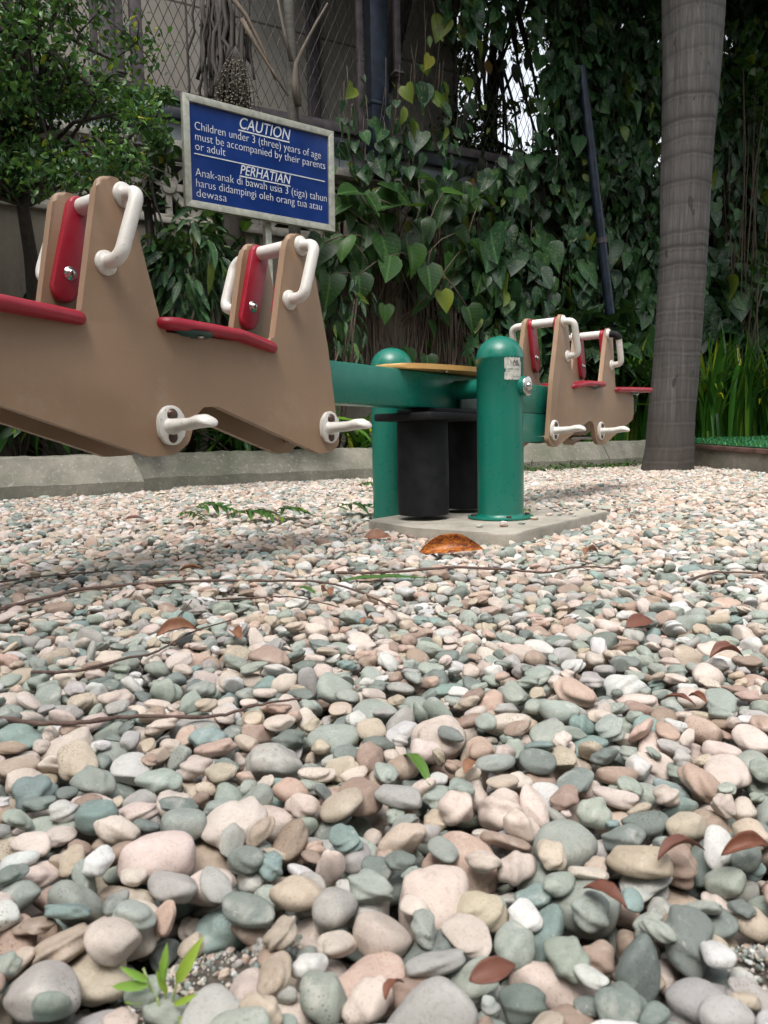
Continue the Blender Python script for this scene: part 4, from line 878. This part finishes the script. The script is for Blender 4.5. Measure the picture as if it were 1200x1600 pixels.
# old fibrous palm behind the sign with hanging seed bunch
def oldpalm():
    bs = at(362, 690, 6.72); root = empty('old_palm', (bs.x, bs.y, .14)); tag(root, 'old fibrous dark palm stem behind the caution sign with a hanging seed bunch', 'palm')
    O = np.array(root.location); tr = [np.array([bs.x, bs.y, .14]), np.array(at(366, 560, 6.72)), np.array(at(368, 420, 6.72)), np.array(at(362, 250, 6.72)), np.array(at(350, 130, 6.72)), np.array(at(345, 20, 6.72)), np.array(at(342, -120, 6.72))]
    tubes('trunk', M_BARK, root, [[p-O for p in tr]], [[.12, .10, .095, .09, .10, .12, .12]], 16)
    pp = []
    for _ in range(46):
        x = 345+rng.normal(0, 18); A = np.array(at(x, rng.uniform(-60, 60), 6.62)); B = np.array(at(x+rng.normal(0, 9), rng.uniform(90, 200), 6.62+rng.uniform(-.12, .1))); pp.append([A*(1-t)+B*t+rng.normal(0, .012, 3)-O for t in np.linspace(0, 1, 8)])
    tubes('hanging_fibres', M_BARK, root, pp, list(rng.uniform(.006, .022, len(pp))), 5)
    pp = []; bd = bm_new(); top = np.array(at(368, 72, 6.48))
    for _ in range(70):
        e = np.array(at(368+rng.normal(0, 17), 182-abs(rng.normal(0, 10)), 6.48))+OUTW*rng.uniform(-.12, .1); m_ = (top+e)/2+(e-top)*np.array([.35, .35, 0]); P6 = [top-O, (top*.6+m_*.4)-O, m_-O, e-O]; pp.append(P6)
        for k in range(11):
            t = .25+.75*k/10; q = (1-t)**2*top+2*t*(1-t)*m_+t*t*e-O+rng.normal(0, .008, 3); bmesh.ops.create_icosphere(bd, subdivisions=1, radius=rng.uniform(.006, .010), matrix=Matrix.Translation(q))
    sb = tubes('seed_bunch', M_BARK, root, pp, [.003]*len(pp), 4); fin('seeds', bd, simple('palm_seed', (.17, .15, .11), .7, 0, 60, .3, 0), sb, 180)
    # dead frond stalks
    F_ = [[np.array(at(a, b_, 6.5))-O for a, b_ in q] for q in ([(378, 30), (400, 70), (425, 110), (450, 150)], [(350, -20), (385, 25), (410, 75), (430, 125)])]
    tubes('frond_stalk', M_ROOT, root, F_, [[.02, .016, .012, .008]]*2, 6)
oldpalm()
def slimpalm():
    bs = at(462, 690, 7.0); root = empty('slim_palm', (bs.x, bs.y, .14)); tag(root, 'slim ringed palm stem with a bent dry leaf stalk right of the old palm', 'palm'); O = np.array(root.location)
    tr = [np.array([bs.x, bs.y, .14])]+[np.array(at(x, y, 6.9)) for x, y in ((462, 500), (460, 300), (458, 180), (456, 100), (452, 20), (448, -110))]
    tubes('trunk', mat_bark('slim_palm_bark', (.075, .07, .06), (6, 6, 40)), root, [[p-O for p in tr]], [[.06, .055, .052, .05, .048, .046, .045]], 14)
    tubes('dry_stalk', mat_bark('dry_stalk_bark', (.12, .10, .08)), root, [[np.array(at(x, y, 6.8))-O for x, y in ((512, 5), (492, 40), (474, 75), (463, 100), (461, 130), (466, 165))], [np.array(at(x, y, 6.8))-O for x, y in ((430, -30), (436, 10), (444, 50), (455, 95))]], [[.008, .012, .016, .022, .035, .03], [.01, .012, .014, .018]], 8)
slimpalm()
# trees beyond the fence
def bgtree(label, px, d, lst, n, size=.16, mat=None):
    c = at(px, 600, d); clm = [(*at(x, y, d+rng.uniform(-.6, .6)), r) for x, y, r in lst]
    tree(label, (c.x, c.y, 0), [(c.x, c.y, 0), at(px+10, 400, d), at(px-8, 200, d), at(px+6, 0, d), at(px, -150, d)], .08, clm, n, size, mat or ML_BG, 'small')
rr_ = lambda x0, x1, y0, y1, n, r: [(rng.uniform(x0, x1), rng.uniform(y0, y1), r) for _ in range(n)]
bgtree('shaded tree beyond the fence with bright sky showing through its leaves', 770, 10.2, rr_(700, 880, 50, 240, 10, .34)+rr_(700, 900, 240, 420, 20, .40)+rr_(690, 900, -300, -20, 16, .5), 9500, .085)
bgtree('dense dark tree beyond the wall directly behind the slanting pole', 930, 10.4, rr_(860, 1040, -300, 420, 56, .5), 9500, .15)
bgtree('dense dark tree beyond the wall behind and right of the palm', 1150, 11.0, rr_(1040, 1500, -300, 450, 90, .75), 15000, .2)
bgtree('dark tree rising behind the thick steel post above the mesh fence', 630, 10.6, rr_(560, 720, -260, 30, 26, .45), 5000, .15)
# overhanging crowns added out of frame to shade the bed
def overhang(label, c, trunkx, n, rad_):
    cs = [(c[0]+rng.normal(0, rad_*.55), c[1]+rng.normal(0, rad_*.4), c[2]+rng.normal(0, .45), .8) for _ in range(34)]
    tree(label, (trunkx[0], trunkx[1], 0), [(trunkx[0], trunkx[1], 0), (trunkx[0], trunkx[1], 3), (c[0], c[1], c[2]-.8), c], .16, cs, n, .24, ML_T, 'oval')
overhang('tall tree added out of view to shade the bed above the caution sign', (.6, 7.9, 6.7), (-.4, 11.2), 7000, 2.2)
overhang('tall tree added out of view to shade the bed above the slanting pole', (2.2, 8.0, 6.7), (2.6, 11.4), 10000, 2.5)
overhang('tall tree added out of view to shade the bed far to the right', (6.4, 9.8, 6.9), (7.0, 13.0), 9000, 2.5)

# unseen trees added behind and beside the camera to cut light from the sides
for i, (x_, y_, lab) in enumerate(((-6.5, -1.0, 'unseen tree added for shade on the near left side of the gravel'), (-4.2, -5.5, 'unseen tree added for shade behind the camera, left'), (.5, -7.2, 'unseen tree added for shade directly behind the camera'), (5.4, -5.8, 'unseen tree added for shade behind the camera, right'), (8.8, .8, 'unseen tree added for shade on the near right side of the gravel'))):
    cs = [(x_+rng.normal(0, 1.5), y_+rng.normal(0, .8), rng.uniform(1.2, 7.4), 1.0) for _ in range(40)]
    tree(lab, (x_, y_, -.05), [(x_, y_, -.05), (x_+.1, y_, 2), (x_-.1, y_, 4), (x_, y_, 6)], .16, cs, 6000, .42, ML_T, 'oval')
# ------------------------------------------------------------------ palm trunk
def palm():
    root = empty('palm_tree', (PTX, PTY, -.05)); tag(root, 'grey ringed palm trunk rising from the gravel at the right', 'palm'); O = Vector(root.location)
    keys = [(735, 1043, 40), (700, 1047, 37), (650, 1049, 35.5), (500, 1061, 35.5), (400, 1067, 36), (300, 1071, 37.5), (200, 1077, 40.5), (100, 1081, 44), (0, 1084, 48), (-60, 1086, 50)]
    D_ = 6.75; pts = [(at(x, y, D_), r/F*(D_*math.cos(PITCH)-(at(x, y, D_).z-CZ)*math.sin(PITCH))-.004) for y, x, r in keys]; zs = np.array([p[0].z for p in pts]); xs = np.array([p[0].x for p in pts]); rs = np.array([p[1] for p in pts])
    zmax = 7.2; z = -.05; rings = []; zr = .10
    while zr < zmax: rings.append(zr); zr += rng.uniform(.10, .22)*(1 if zr < 2 else 1.05)
    VV, FF, RG = [], [], []; nz_, na_ = 620, 48
    tl = rng.uniform(-.014, .014, (len(rings), 2)); amp = rng.uniform(.4, 1, len(rings))
    for i in range(nz_+1):
        zz = -.05+(zmax+.05)*i/nz_; xc = np.interp(zz, zs, xs) if zz < zs[-1] else xs[-1]+(zz-zs[-1])*.02; rr = np.interp(zz, zs, rs) if zz < zs[-1] else rs[-1]-(zz-zs[-1])*.02
        for k in range(na_):
            a = 2*math.pi*k/na_; g = 0; st = 0
            for q, rz_ in enumerate(rings):
                dz = zz-rz_-tl[q, 0]*math.cos(a)-tl[q, 1]*math.sin(a)-.004*math.sin(a*5+q)
                if -.03 < dz < .09:
                    g = max(g, amp[q]*(math.exp(-(dz/.010)**2) if dz < 0 else math.exp(-(dz/.035)**1.3))); st += amp[q]*(.0035*math.exp(-((dz+.014)/.014)**2)-.004*math.exp(-((dz-.004)/.008)**2))
            r2 = rr+st+.004*math.sin(3*a+zz*2)+.003*math.sin(7*a+zz*5); VV.append((xc+r2*math.cos(a)-O.x, D_+r2*math.sin(a)-O.y, zz-O.z)); RG.append(g*(.45 if zz < 1.6 else 1.0))
    for i in range(nz_):
        for k in range(na_): FF.append((i*na_+k, i*na_+(k+1) % na_, (i+1)*na_+(k+1) % na_, (i+1)*na_+k))
    me = bpy.data.meshes.new('trunk'); me.from_pydata(VV, [], FF); o = link('trunk', me, M_PALM, root, 180); a = me.attributes.new('ring', 'FLOAT', 'POINT'); a.data.foreach_set('value', np.array(RG, np.float32))
    # crown of fronds above the frame
    top = np.array([xs[-1]+.05-O.x, D_-O.y, zmax-O.z-.05]); P, D, Nn, S, pp = [], [], [], [], []
    for f in range(15):
        az = f*2.4; el = R(rng.uniform(15, 70)); d = np.array([math.cos(az)*math.cos(el), math.sin(az)*math.cos(el), math.sin(el)]); path = []
        for k in range(15):
            t = k/14; q = top+d*2.6*t+np.array([0, 0, -1.5*t*t]); path.append(q); tdir = d*2.6+np.array([0, 0, -3*t]); sdv = np.cross(tdir, [0, 0, 1]); sdv /= np.linalg.norm(sdv)
            if t > .12:
                for s_ in (-1, 1):
                    for j in (0, .035): P.append(q+tdir*j); D.append(sdv*s_+tdir*.18+np.array([0, 0, -.35])); Nn.append(np.array([0, 0, 1])+sdv*.3*s_); S.append(.62*(1-.5*t))
        pp.append(path)
    fr = leaves('frond', ML_T, root, 'lance', P, D, Nn, S); tubes('stalk', M_ROOT, fr, pp, [.022]*len(pp), 6)
palm()

# ------------------------------------------------------------------ turf platform, right
def turf():
    za = lambda x, y: .062*min(1, max(0, (y-5.7)/2.3))
    A = (2.87, 7.28); B = (3.05, 5.75); kx = lambda t: (2.80+t, KA+SL*(2.80+t)-.02); C0 = (2.80+.06, KA+SL*2.86-.02); C1 = (8.5, KA+SL*8.5-.02); B1 = (8.9, 5.55)
    poly = [B, B1, C1, C0]
    b = bm_new(); plate(b, [Vector(p) for p in poly], lambda x, y, h: Vector((x, y, -.06+h+(za(x, y) if h > .1 else 0))), .195, 0); base = tag(fin('platform_base', b, M_KERBFACE), 'low stained concrete step under the turf mat right of the palm', 'step')
    b = bm_new(); P = [Vector(p) for p in poly]; c_ = sum(P, Vector((0, 0)))/4
    plate(b, [p+(c_-p).normalized()*-.02 for p in P[:2]]+[P[2], P[3]+Vector((-.02, -.03))], lambda x, y, h: Vector((x, y, .138+h+za(x, y))), .04, .004); ed = tag(fin('edge_board', b, simple('red_brown_board', (.13, .07, .055), .7, 0, 10, .3, .3)), 'reddish-brown edging board under the green turf mat', 'board')
    tm = empty('turf_mat', (B[0], B[1], .178)); tag(tm, 'bright green artificial turf mat on the low platform right of the palm', 'turf mat')
    b = bm_new(); plate(b, [p+(c_-p).normalized()*.02-Vector(B) for p in P], lambda x, y, h: Vector((x, y, .001+h+za(x+B[0], y+B[1]))), .010, 0); fin('backing', b, simple('turf_backing', (.012, .06, .02), .9), tm)
    n = 26000; u_ = rng.random((n, 1)); v_ = rng.random((n, 1))**1.6; Pq = [np.array(p) for p in poly]
    q = (1-v_)*((1-u_)*Pq[0]+u_*Pq[1])+v_*((1-u_)*Pq[3]+u_*Pq[2]); q = q-np.array(B); Z = .010+.062*np.clip((q[:, 1:2]+B[1]-5.7)/2.3, 0, 1)
    D = rng.normal(0, .6, (n, 3)); D[:, 2] = 1; Nn = rng.normal(0, 1, (n, 3)); Nn[:, 2] = 0
    o = leaves('turf_fibres', mat_leaf('turf_fibre', (.01, .09, .03), (.02, .16, .05), (.05, .24, .09), .5, False, 0, .1), tm, 'lance', np.concatenate([q, Z], 1), D, Nn, rng.uniform(.025, .04, n)); tag(o, kind='stuff')
turf()

# ------------------------------------------------------------------ caution sign
def sign():
    TL, BL = at(283, 143, 5.95), at(289, 308, 5.95); TR = at(519.5, 205, 6.70); ex = (TR-TL); ex.z = 0; Wd = ex.length; ex.normalize(); Ht = .815; zt = (TL.z+TR.z)/2+.0; ang = math.atan2(ex.y, ex.x)
    # the board leans a little, so its frame keeps its own roll
    rl = math.atan2(TR.z-TL.z, Wd); root = empty('caution_sign', (0, 0, 0)); c = (TL+TR)/2; root.location = (c.x, c.y, .14); H = zt-.14
    root.rotation_euler = (0, 0, ang); tag(root, 'blue and white caution sign in a pale metal frame on a square post', 'sign')
    Mb = Matrix.Translation((-Wd/2, 0, H)) @ Matrix.Rotation(-rl, 4, 'Y')       # board frame: x right, -z down
    M_AL = simple('aluminium_frame', (.45, .45, .38), .42, .55, 25, .15, .08); fw = .052
    M_BLUE = NT('blue_sign_face'); f = M_BLUE.noise(M_BLUE.coord('Object'), 3, 3); M_BLUE.base(M_BLUE.ramp(f, [(.3, (.006, .022, .11)), (.7, (.014, .042, .185))])); M_BLUE.rough(.14)
    M_BLUE.bump(M_BLUE.noise(M_BLUE.coord('Object'), 4.5, 2), .10, .02)
    b = bm_new(); box(b, (Wd/2, .006, -Ht/2), (Wd-.03, .014, Ht-.03), M=Mb); pn = fin('panel', b, M_BLUE.m, root)
    b = bm_new()
    def prism(p, q, r, s): # mitred frame piece
        th = .045
        plate(b, [Vector(v) for v in (p, q, r, s)], lambda x, z, h: Mb @ Vector((x, -.022+h, z)), th, .003)
    e = .0; prism((0, 0), (Wd, 0), (Wd-fw, -fw), (fw, -fw)); fr = fin('frame', b, M_AL, root, 30)
    for q in (((Wd, -.0), (Wd, -Ht), (Wd-fw, -Ht+fw), (Wd-fw, -fw)), ((Wd, -Ht), (0, -Ht), (fw, -Ht+fw), (Wd-fw, -Ht+fw)), ((0, -Ht), (0, 0), (fw, -fw), (fw, -Ht+fw))):
        b = bm_new(); prism(*q); fin('frame', b, M_AL, root, 30)
    b = bm_new(); box(b, (Wd*.54, .045, -Ht*.5), (.055, .03, Ht*.9), M=Mb); zb = -Ht*.5; fin('back_rail', b, M_AL, root)
    b = bm_new(); px_ = -Wd/2+Wd*.545; box(b, (px_, .085, (H-.25)/2), (.055, .05, H-.25), 0, .004); fin('post', b, M_AL, root)
    M_TX = simple('white_lettering', (.60, .63, .67), .5, 0, 60, .08, 0)
    def T(body, xf0, xf1, yf, size, bold=.0, shear=0):
        M = Mb @ Matrix.Translation((xf0*Wd, -.0035, -yf*Ht)) @ Matrix.Rotation(math.pi/2, 4, 'X'); text_mesh('lettering', body, size, M_TX, pn, M, (xf1-xf0)*Wd, bold, shear)
    def rule(xf0, xf1, yf, h_=.006):
        b = bm_new(); box(b, ((xf0+xf1)/2*Wd, -.003, -yf*Ht), ((xf1-xf0)*Wd, .004, h_), M=Mb); fin('rule', b, M_TX, pn)
    T('CAUTION', .345, .685, .188, .125, .0, .25); rule(.345, .685, .207, .009)
    T('Children under 3 (three) years of age', .07, .905, .295, .086, -.0012); T('must be accompanied by their parents', .07, .935, .388, .086, -.0012); T('or adult', .07, .255, .475, .086, -.0012)
    rule(.065, .935, .51, .007)
    T('PERHATIAN', .345, .685, .610, .105, .0, .25); rule(.345, .685, .628, .008)
    T('Anak-anak di bawah usia 3 (tiga) tahun', .068, .945, .708, .086, -.0012); T('harus didampingi oleh orang tua atau', .068, .905, .803, .086, -.0012); T('dewasa', .068, .255, .892, .086, -.0012)
sign()

# ------------------------------------------------------------------ litter on the gravel
M_DRY = NT('dry_leaf'); a_ = M_DRY.n('ShaderNodeAttribute', attribute_name='rnd'); nn_ = M_DRY.noise(M_DRY.coord('Object'), 60, 5, .7)
M_DRY.base(M_DRY.mix(M_DRY.ramp(nn_, [(.4, G(0)), (.65, G(.7))]), M_DRY.ramp(a_.outputs['Fac'], [(0, (.13, .045, .028)), (.5, (.20, .075, .042)), (1, (.28, .14, .075))]), (.10, .035, .02))); M_DRY.rough(.6); M_DRY = M_DRY.m
M_OR = NT('orange_leaf'); nn_ = M_OR.noise(M_OR.coord('Object', (1, 2.2, 1)), 42, 6, .8, 1.2); M_OR.base(M_OR.ramp(nn_, [(.40, (.05, .012, .006)), (.47, (.22, .05, .01)), (.54, (.45, .14, .012)), (.66, (.55, .24, .025))])); M_OR.rough(.45); M_OR = M_OR.m
def curl_leaf(name, px, py_, L, wd, yaw, mat, label, arch=.5, cup=.6, cat='leaf', tilt=0, d=None, lift=0, group=None):
    r = ray(px, py_); k = (CZ-.012)/-r[2]; x, y = r[0]*k, r[1]*k
    n, m = 14, 8; VV, FF = [], []
    for i in range(n+1):
        t = i/n; wv_ = wd*math.sin(math.pi*min(1, t*1.02)**.8)**.9+.0008 if t < .985 else .0006
        for j in range(m+1):
            s = j/m*2-1; xx_ = (t-.5)*L; yy_ = s*wv_*(1-.35*cup*abs(s)); zz = arch*L*(1-(2*t-1)**2)*.5+cup*abs(s)**1.5*wv_*.8+.06*wv_*math.sin(t*19+s*3)*abs(s); VV.append((xx_, yy_, zz))
    for i in range(n):
        for j in range(m): a = i*(m+1)+j; FF.append((a, a+1, a+m+2, a+m+1))
    me = bpy.data.meshes.new(name); me.from_pydata(VV, [], FF); o = link(name, me, mat, None, 180); o.location = (x, y, gz(x, y)+.001+lift); o.rotation_euler = (tilt, 0, yaw)
    sol = o.modifiers.new('thickness', 'SOLIDIFY'); sol.thickness = .0006
    a = me.attributes.new('rnd', 'FLOAT', 'POINT'); a.data.foreach_set('value', np.full(len(VV), rng.random(), np.float32)); return tag(o, label, cat, group)
curl_leaf('fallen_leaf', 706, 862, .185, .038, .12, M_OR, 'large curled orange and brown leaf lying in front of the concrete pad', .42, .75, tilt=1.05, lift=.008)
DG = 'small dry leaves scattered on the pebbles'
for i, (x, y, L, q, lab) in enumerate(((210, 815, .11, .3, 'reddish dry leaf left of the green fern fronds near the kerb'), (590, 838, .13, .2, 'red-brown dry leaf left of the pad corner'), (575, 990, .05, 1, 'tiny brown leaf scrap in the middle of the pebbles'), (278, 1000, .10, .5, 'crumpled rust-brown leaf beside the short branch at left'),
        (370, 1003, .08, 2, 'rust-coloured leaf scrap right of the crumpled brown leaf'), (925, 870, .09, .7, 'brown leaf lying right of the pad among far pebbles'), (1000, 985, .09, .5, 'light brown leaf between pale pink pebbles at right'), (1135, 1035, .07, .1, 'orange-brown leaf near the right edge halfway down'),
        (1060, 1105, .07, -.6, 'narrow brown leaf standing on edge at right'), (1065, 1350, .075, .3, 'long curled brown leaf among the front right pebbles'), (1165, 1345, .075, .2, 'rust-brown leaf at the right edge near the front'), (945, 1410, .06, -.8, 'dark red curled leaf in a gap between front pebbles'),
        (770, 1555, .055, .4, 'thin rust-brown curl lying on white pebbles at the bottom'), (618, 1590, .03, .9, 'tiny orange leaf piece at the bottom edge'), (300, 900, .09, .2, 'brown leaf under the long twig at left'), (985, 800, .09, 1.2, 'brown leaf standing upright right of the pad'), (1090, 1100, .05, 2, 'small brown leaf scrap at right below the orange-brown leaf'),
        (735, 1215, .05, 1.1, 'pale brown dry leaf tip at the centre right'), (160, 800, .07, .1, 'dark brown leaf close to the kerb step'), (510, 935, .08, -1.2, 'upright brown leaf strip on the long twig'))):
    L = L*(.55 if y > 1080 else .7)
    curl_leaf('dry_leaf', x, y, L, L*rng.uniform(.16, .30), q, M_DRY, lab, rng.uniform(.1, .5), rng.uniform(.3, 1.2), tilt=rng.uniform(-.5, .7), lift=.003, group=DG)
curl_leaf('green_leaf', 600, 908, .20, .020, .05, ML_B, 'flat dark green leaf lying on the pebbles below the orange leaf', .05, .2)
curl_leaf('green_leaf', 478, 925, .09, .009, -1.0, ML_B, 'narrow olive green leaf strip lying across the long twig', .1, .3)
curl_leaf('green_leaf', 255, 778, .10, .02, .5, ML_B, 'small bright green leaf near the foot of the kerb', .2, .3)
curl_leaf('green_leaf', 820, 810, .16, .02, 1.1, ML_Y, 'yellow-green leaf lying right of the concrete pad', .2, .3)
curl_leaf('green_leaf', 650, 1205, .07, .006, 1.9, ML_B, 'thin green leaf sliver between white pebbles in the middle', .3, .4)
def fern(px, py_, L, yaw, label, n=13):
    r = ray(px, py_); k = (CZ-.01)/-r[2]; x, y = r[0]*k, r[1]*k; root = empty('fern_frond', (x, y, gz(x, y)+.006), yaw); tag(root, label, 'fern frond', 'green fern fronds dropped on the pebbles'); P, D, Nn, S, path = [], [], [], [], []
    for i in range(n+1):
        t = i/n; q = np.array([(t-.5)*L, .05*L*math.sin(t*3), .018+.02*math.sin(t*4)]); path.append(q)
        if i > 1:
            for s_ in (-1, 1): P.append(q); D.append([.45, s_, rng.uniform(-.1, .25)]); Nn.append([rng.normal(0, .2), rng.normal(0, .2), 1]); S.append(L*.34*math.sin(math.pi*(.12+.85*t))+.01)
    leaves('leaflets', ML_B, root, 'lance', P, D, Nn, S); tubes('stalk', M_ROOT, root, [path], [.0015], 5)
for q in ((335, 808, .34, .1, 'green fern frond lying left of the far post, nearest the kerb'), (400, 815, .40, -.15, 'largest green fern frond on the far pebbles left of the posts'), (455, 812, .25, .5, 'short green fern frond at the right end of the scattered fronds'),
          (560, 806, .34, .2, 'dark green fern frond touching the left corner of the pad'), (650, 806, .20, .3, 'small dark frond lying on the pad against the rubber sleeve'), (575, 768, .22, .1, 'small green frond behind the far green post'), (300, 822, .2, -.4, 'small pale green frond tip left of the largest frond')): fern(q[0], q[1], q[2]*.72, q[3], q[4])
M_TW = mat_bark('twig_bark', (.13, .085, .07), (60, 60, 60), .3)
def twig(pts, r0, r1, label, side=()):
    path = []; r0 *= .68; r1 *= .6
    for (px, py_) in pts:
        r = ray(px, py_); k = (CZ-.02)/-r[2]; x, y = r[0]*k, r[1]*k; path.append(Vector((x, y, gz(x, y)+r0*.6+.002)))
    out = []
    for i in range(len(path)-1):
        p0 = path[max(i-1, 0)]; p1 = path[i]; p2 = path[i+1]; p3 = path[min(i+2, len(path)-1)]
        for k in range(8):
            t = k/8; out.append(.5*((2*p1)+(p2-p0)*t+(2*p0-5*p1+4*p2-p3)*t*t+(3*p1-p0-3*p2+p3)*t**3)+Vector((rng.normal(0, 1), rng.normal(0, 1), rng.normal(0, 1)))*r0*.18)
    out.append(path[-1]); n = len(out); o = tubes('twig', M_TW, None, [out], [[r0+(r1-r0)*i/n+r0*.22*(i % 9 == 4) for i in range(n)]], 7); return tag(o, label, 'twig', 'thin bare twigs lying on the pebbles')
twig([(-30, 960), (60, 935), (150, 918), (300, 907), (420, 903), (500, 907), (560, 925), (620, 950)], .0062, .003, 'longest brown twig curving across the pebbles from the left edge to the middle')
twig([(-30, 1131), (80, 1128), (200, 1120), (330, 1106), (400, 1095), (470, 1085)], .0048, .002, 'straight grey-brown twig entering from the left edge, nearest the camera')
twig([(0, 905), (60, 895), (180, 893), (290, 892)], .004, .002, 'short thin twig behind the longest one at far left')
twig([(50, 1055), (120, 1050), (200, 1030), (240, 1018), (300, 990), (360, 975)], .0035, .002, 'thin forked-looking twig ending by the crumpled brown leaf at left')
twig([(525, 889), (600, 891), (700, 893), (780, 892), (850, 893), (905, 886), (970, 884)], .0055, .003, 'long reddish twig lying in front of the orange leaf and the pad')
twig([(1075, 905), (1120, 893), (1200, 895), (1260, 890)], .004, .002, 'thin pale twig at the right edge beyond the pink pebbles')
twig([(340, 935), (400, 930), (460, 935), (530, 955)], .0032, .0015, 'thin twig crossing beneath the longest twig near the narrow olive leaf')
twig([(255, 985), (290, 955), (300, 940)], .003, .0015, 'short dark twig stub pointing away from the camera at left')
def seedling():
    r = ray(258, 1592); k = (CZ+.0)/-r[2]; x, y = r[0]*k, r[1]*k; root = empty('seedling', (x, y, -.02)); tag(root, 'tiny bright green seedling sprouting between the front left pebbles', 'seedling')
    Mg = mat_leaf('seedling_leaf', (.20, .40, .06), (.30, .52, .09), (.45, .62, .08), .5, False, 0, .4); S_ = []; paths = []
    for a, l, hh in ((2.9, .012, .050), (.4, .010, .048), (1.6, .006, .042), (4.2, .006, .036)): paths.append([Vector((0, 0, 0)), Vector((math.cos(a)*l*.3, math.sin(a)*l*.3, hh*.5)), Vector((math.cos(a)*l, math.sin(a)*l*.6, hh))])
    tubes('stem', simple('seedling_stem', (.25, .30, .12), .5, 0, 200, .1, 0), root, paths, [.0008]*4, 6)
    P, D, Nn, S = [], [], [], []
    for (px_, pz, dx, dz, s) in ((-.008, .042, -1, .15, .026), (-.008, .045, -.7, .55, .022), (.0, .044, .15, 1, .028), (.008, .042, .5, 1, .036), (.006, .03, .8, .5, .02), (-.006, .033, -1, -.05, .022), (.002, .036, -.25, 1, .022), (.004, .022, .9, .2, .018), (-.004, .024, -.9, .3, .014), (.0, .046, .2, .8, .016)):
        s *= .78
        P.append((px_, rng.uniform(-.004, .004), pz)); D.append((dx, -.25, dz)); Nn.append((.1, -1, .6)); S.append(s)
    leaves('leaf', Mg, root, 'lance', P, D, Nn, S)
seedling()
# weeds along the kerb foot on the right
def weeds():
    P, D, Nn, S = [], [], [], []
    for _ in range(420):
        X = rng.uniform(1.1, 2.5); y = KA+SL*X-rng.uniform(.03, .5)**1.2; c = rng.normal(0, .02, 3); P.append((X+c[0], y+c[1], .012+abs(c[2]))); D.append((rng.normal(), rng.normal(), .7)); Nn.append((rng.normal()*.4, rng.normal()*.4, 1)); S.append(rng.uniform(.02, .05))
    tag(leaves('ground_cover', ML_B, None, 'oval', P, D, Nn, S), 'patch of tiny green weeds at the kerb foot left of the palm', 'weeds', None, 'stuff')
weeds()
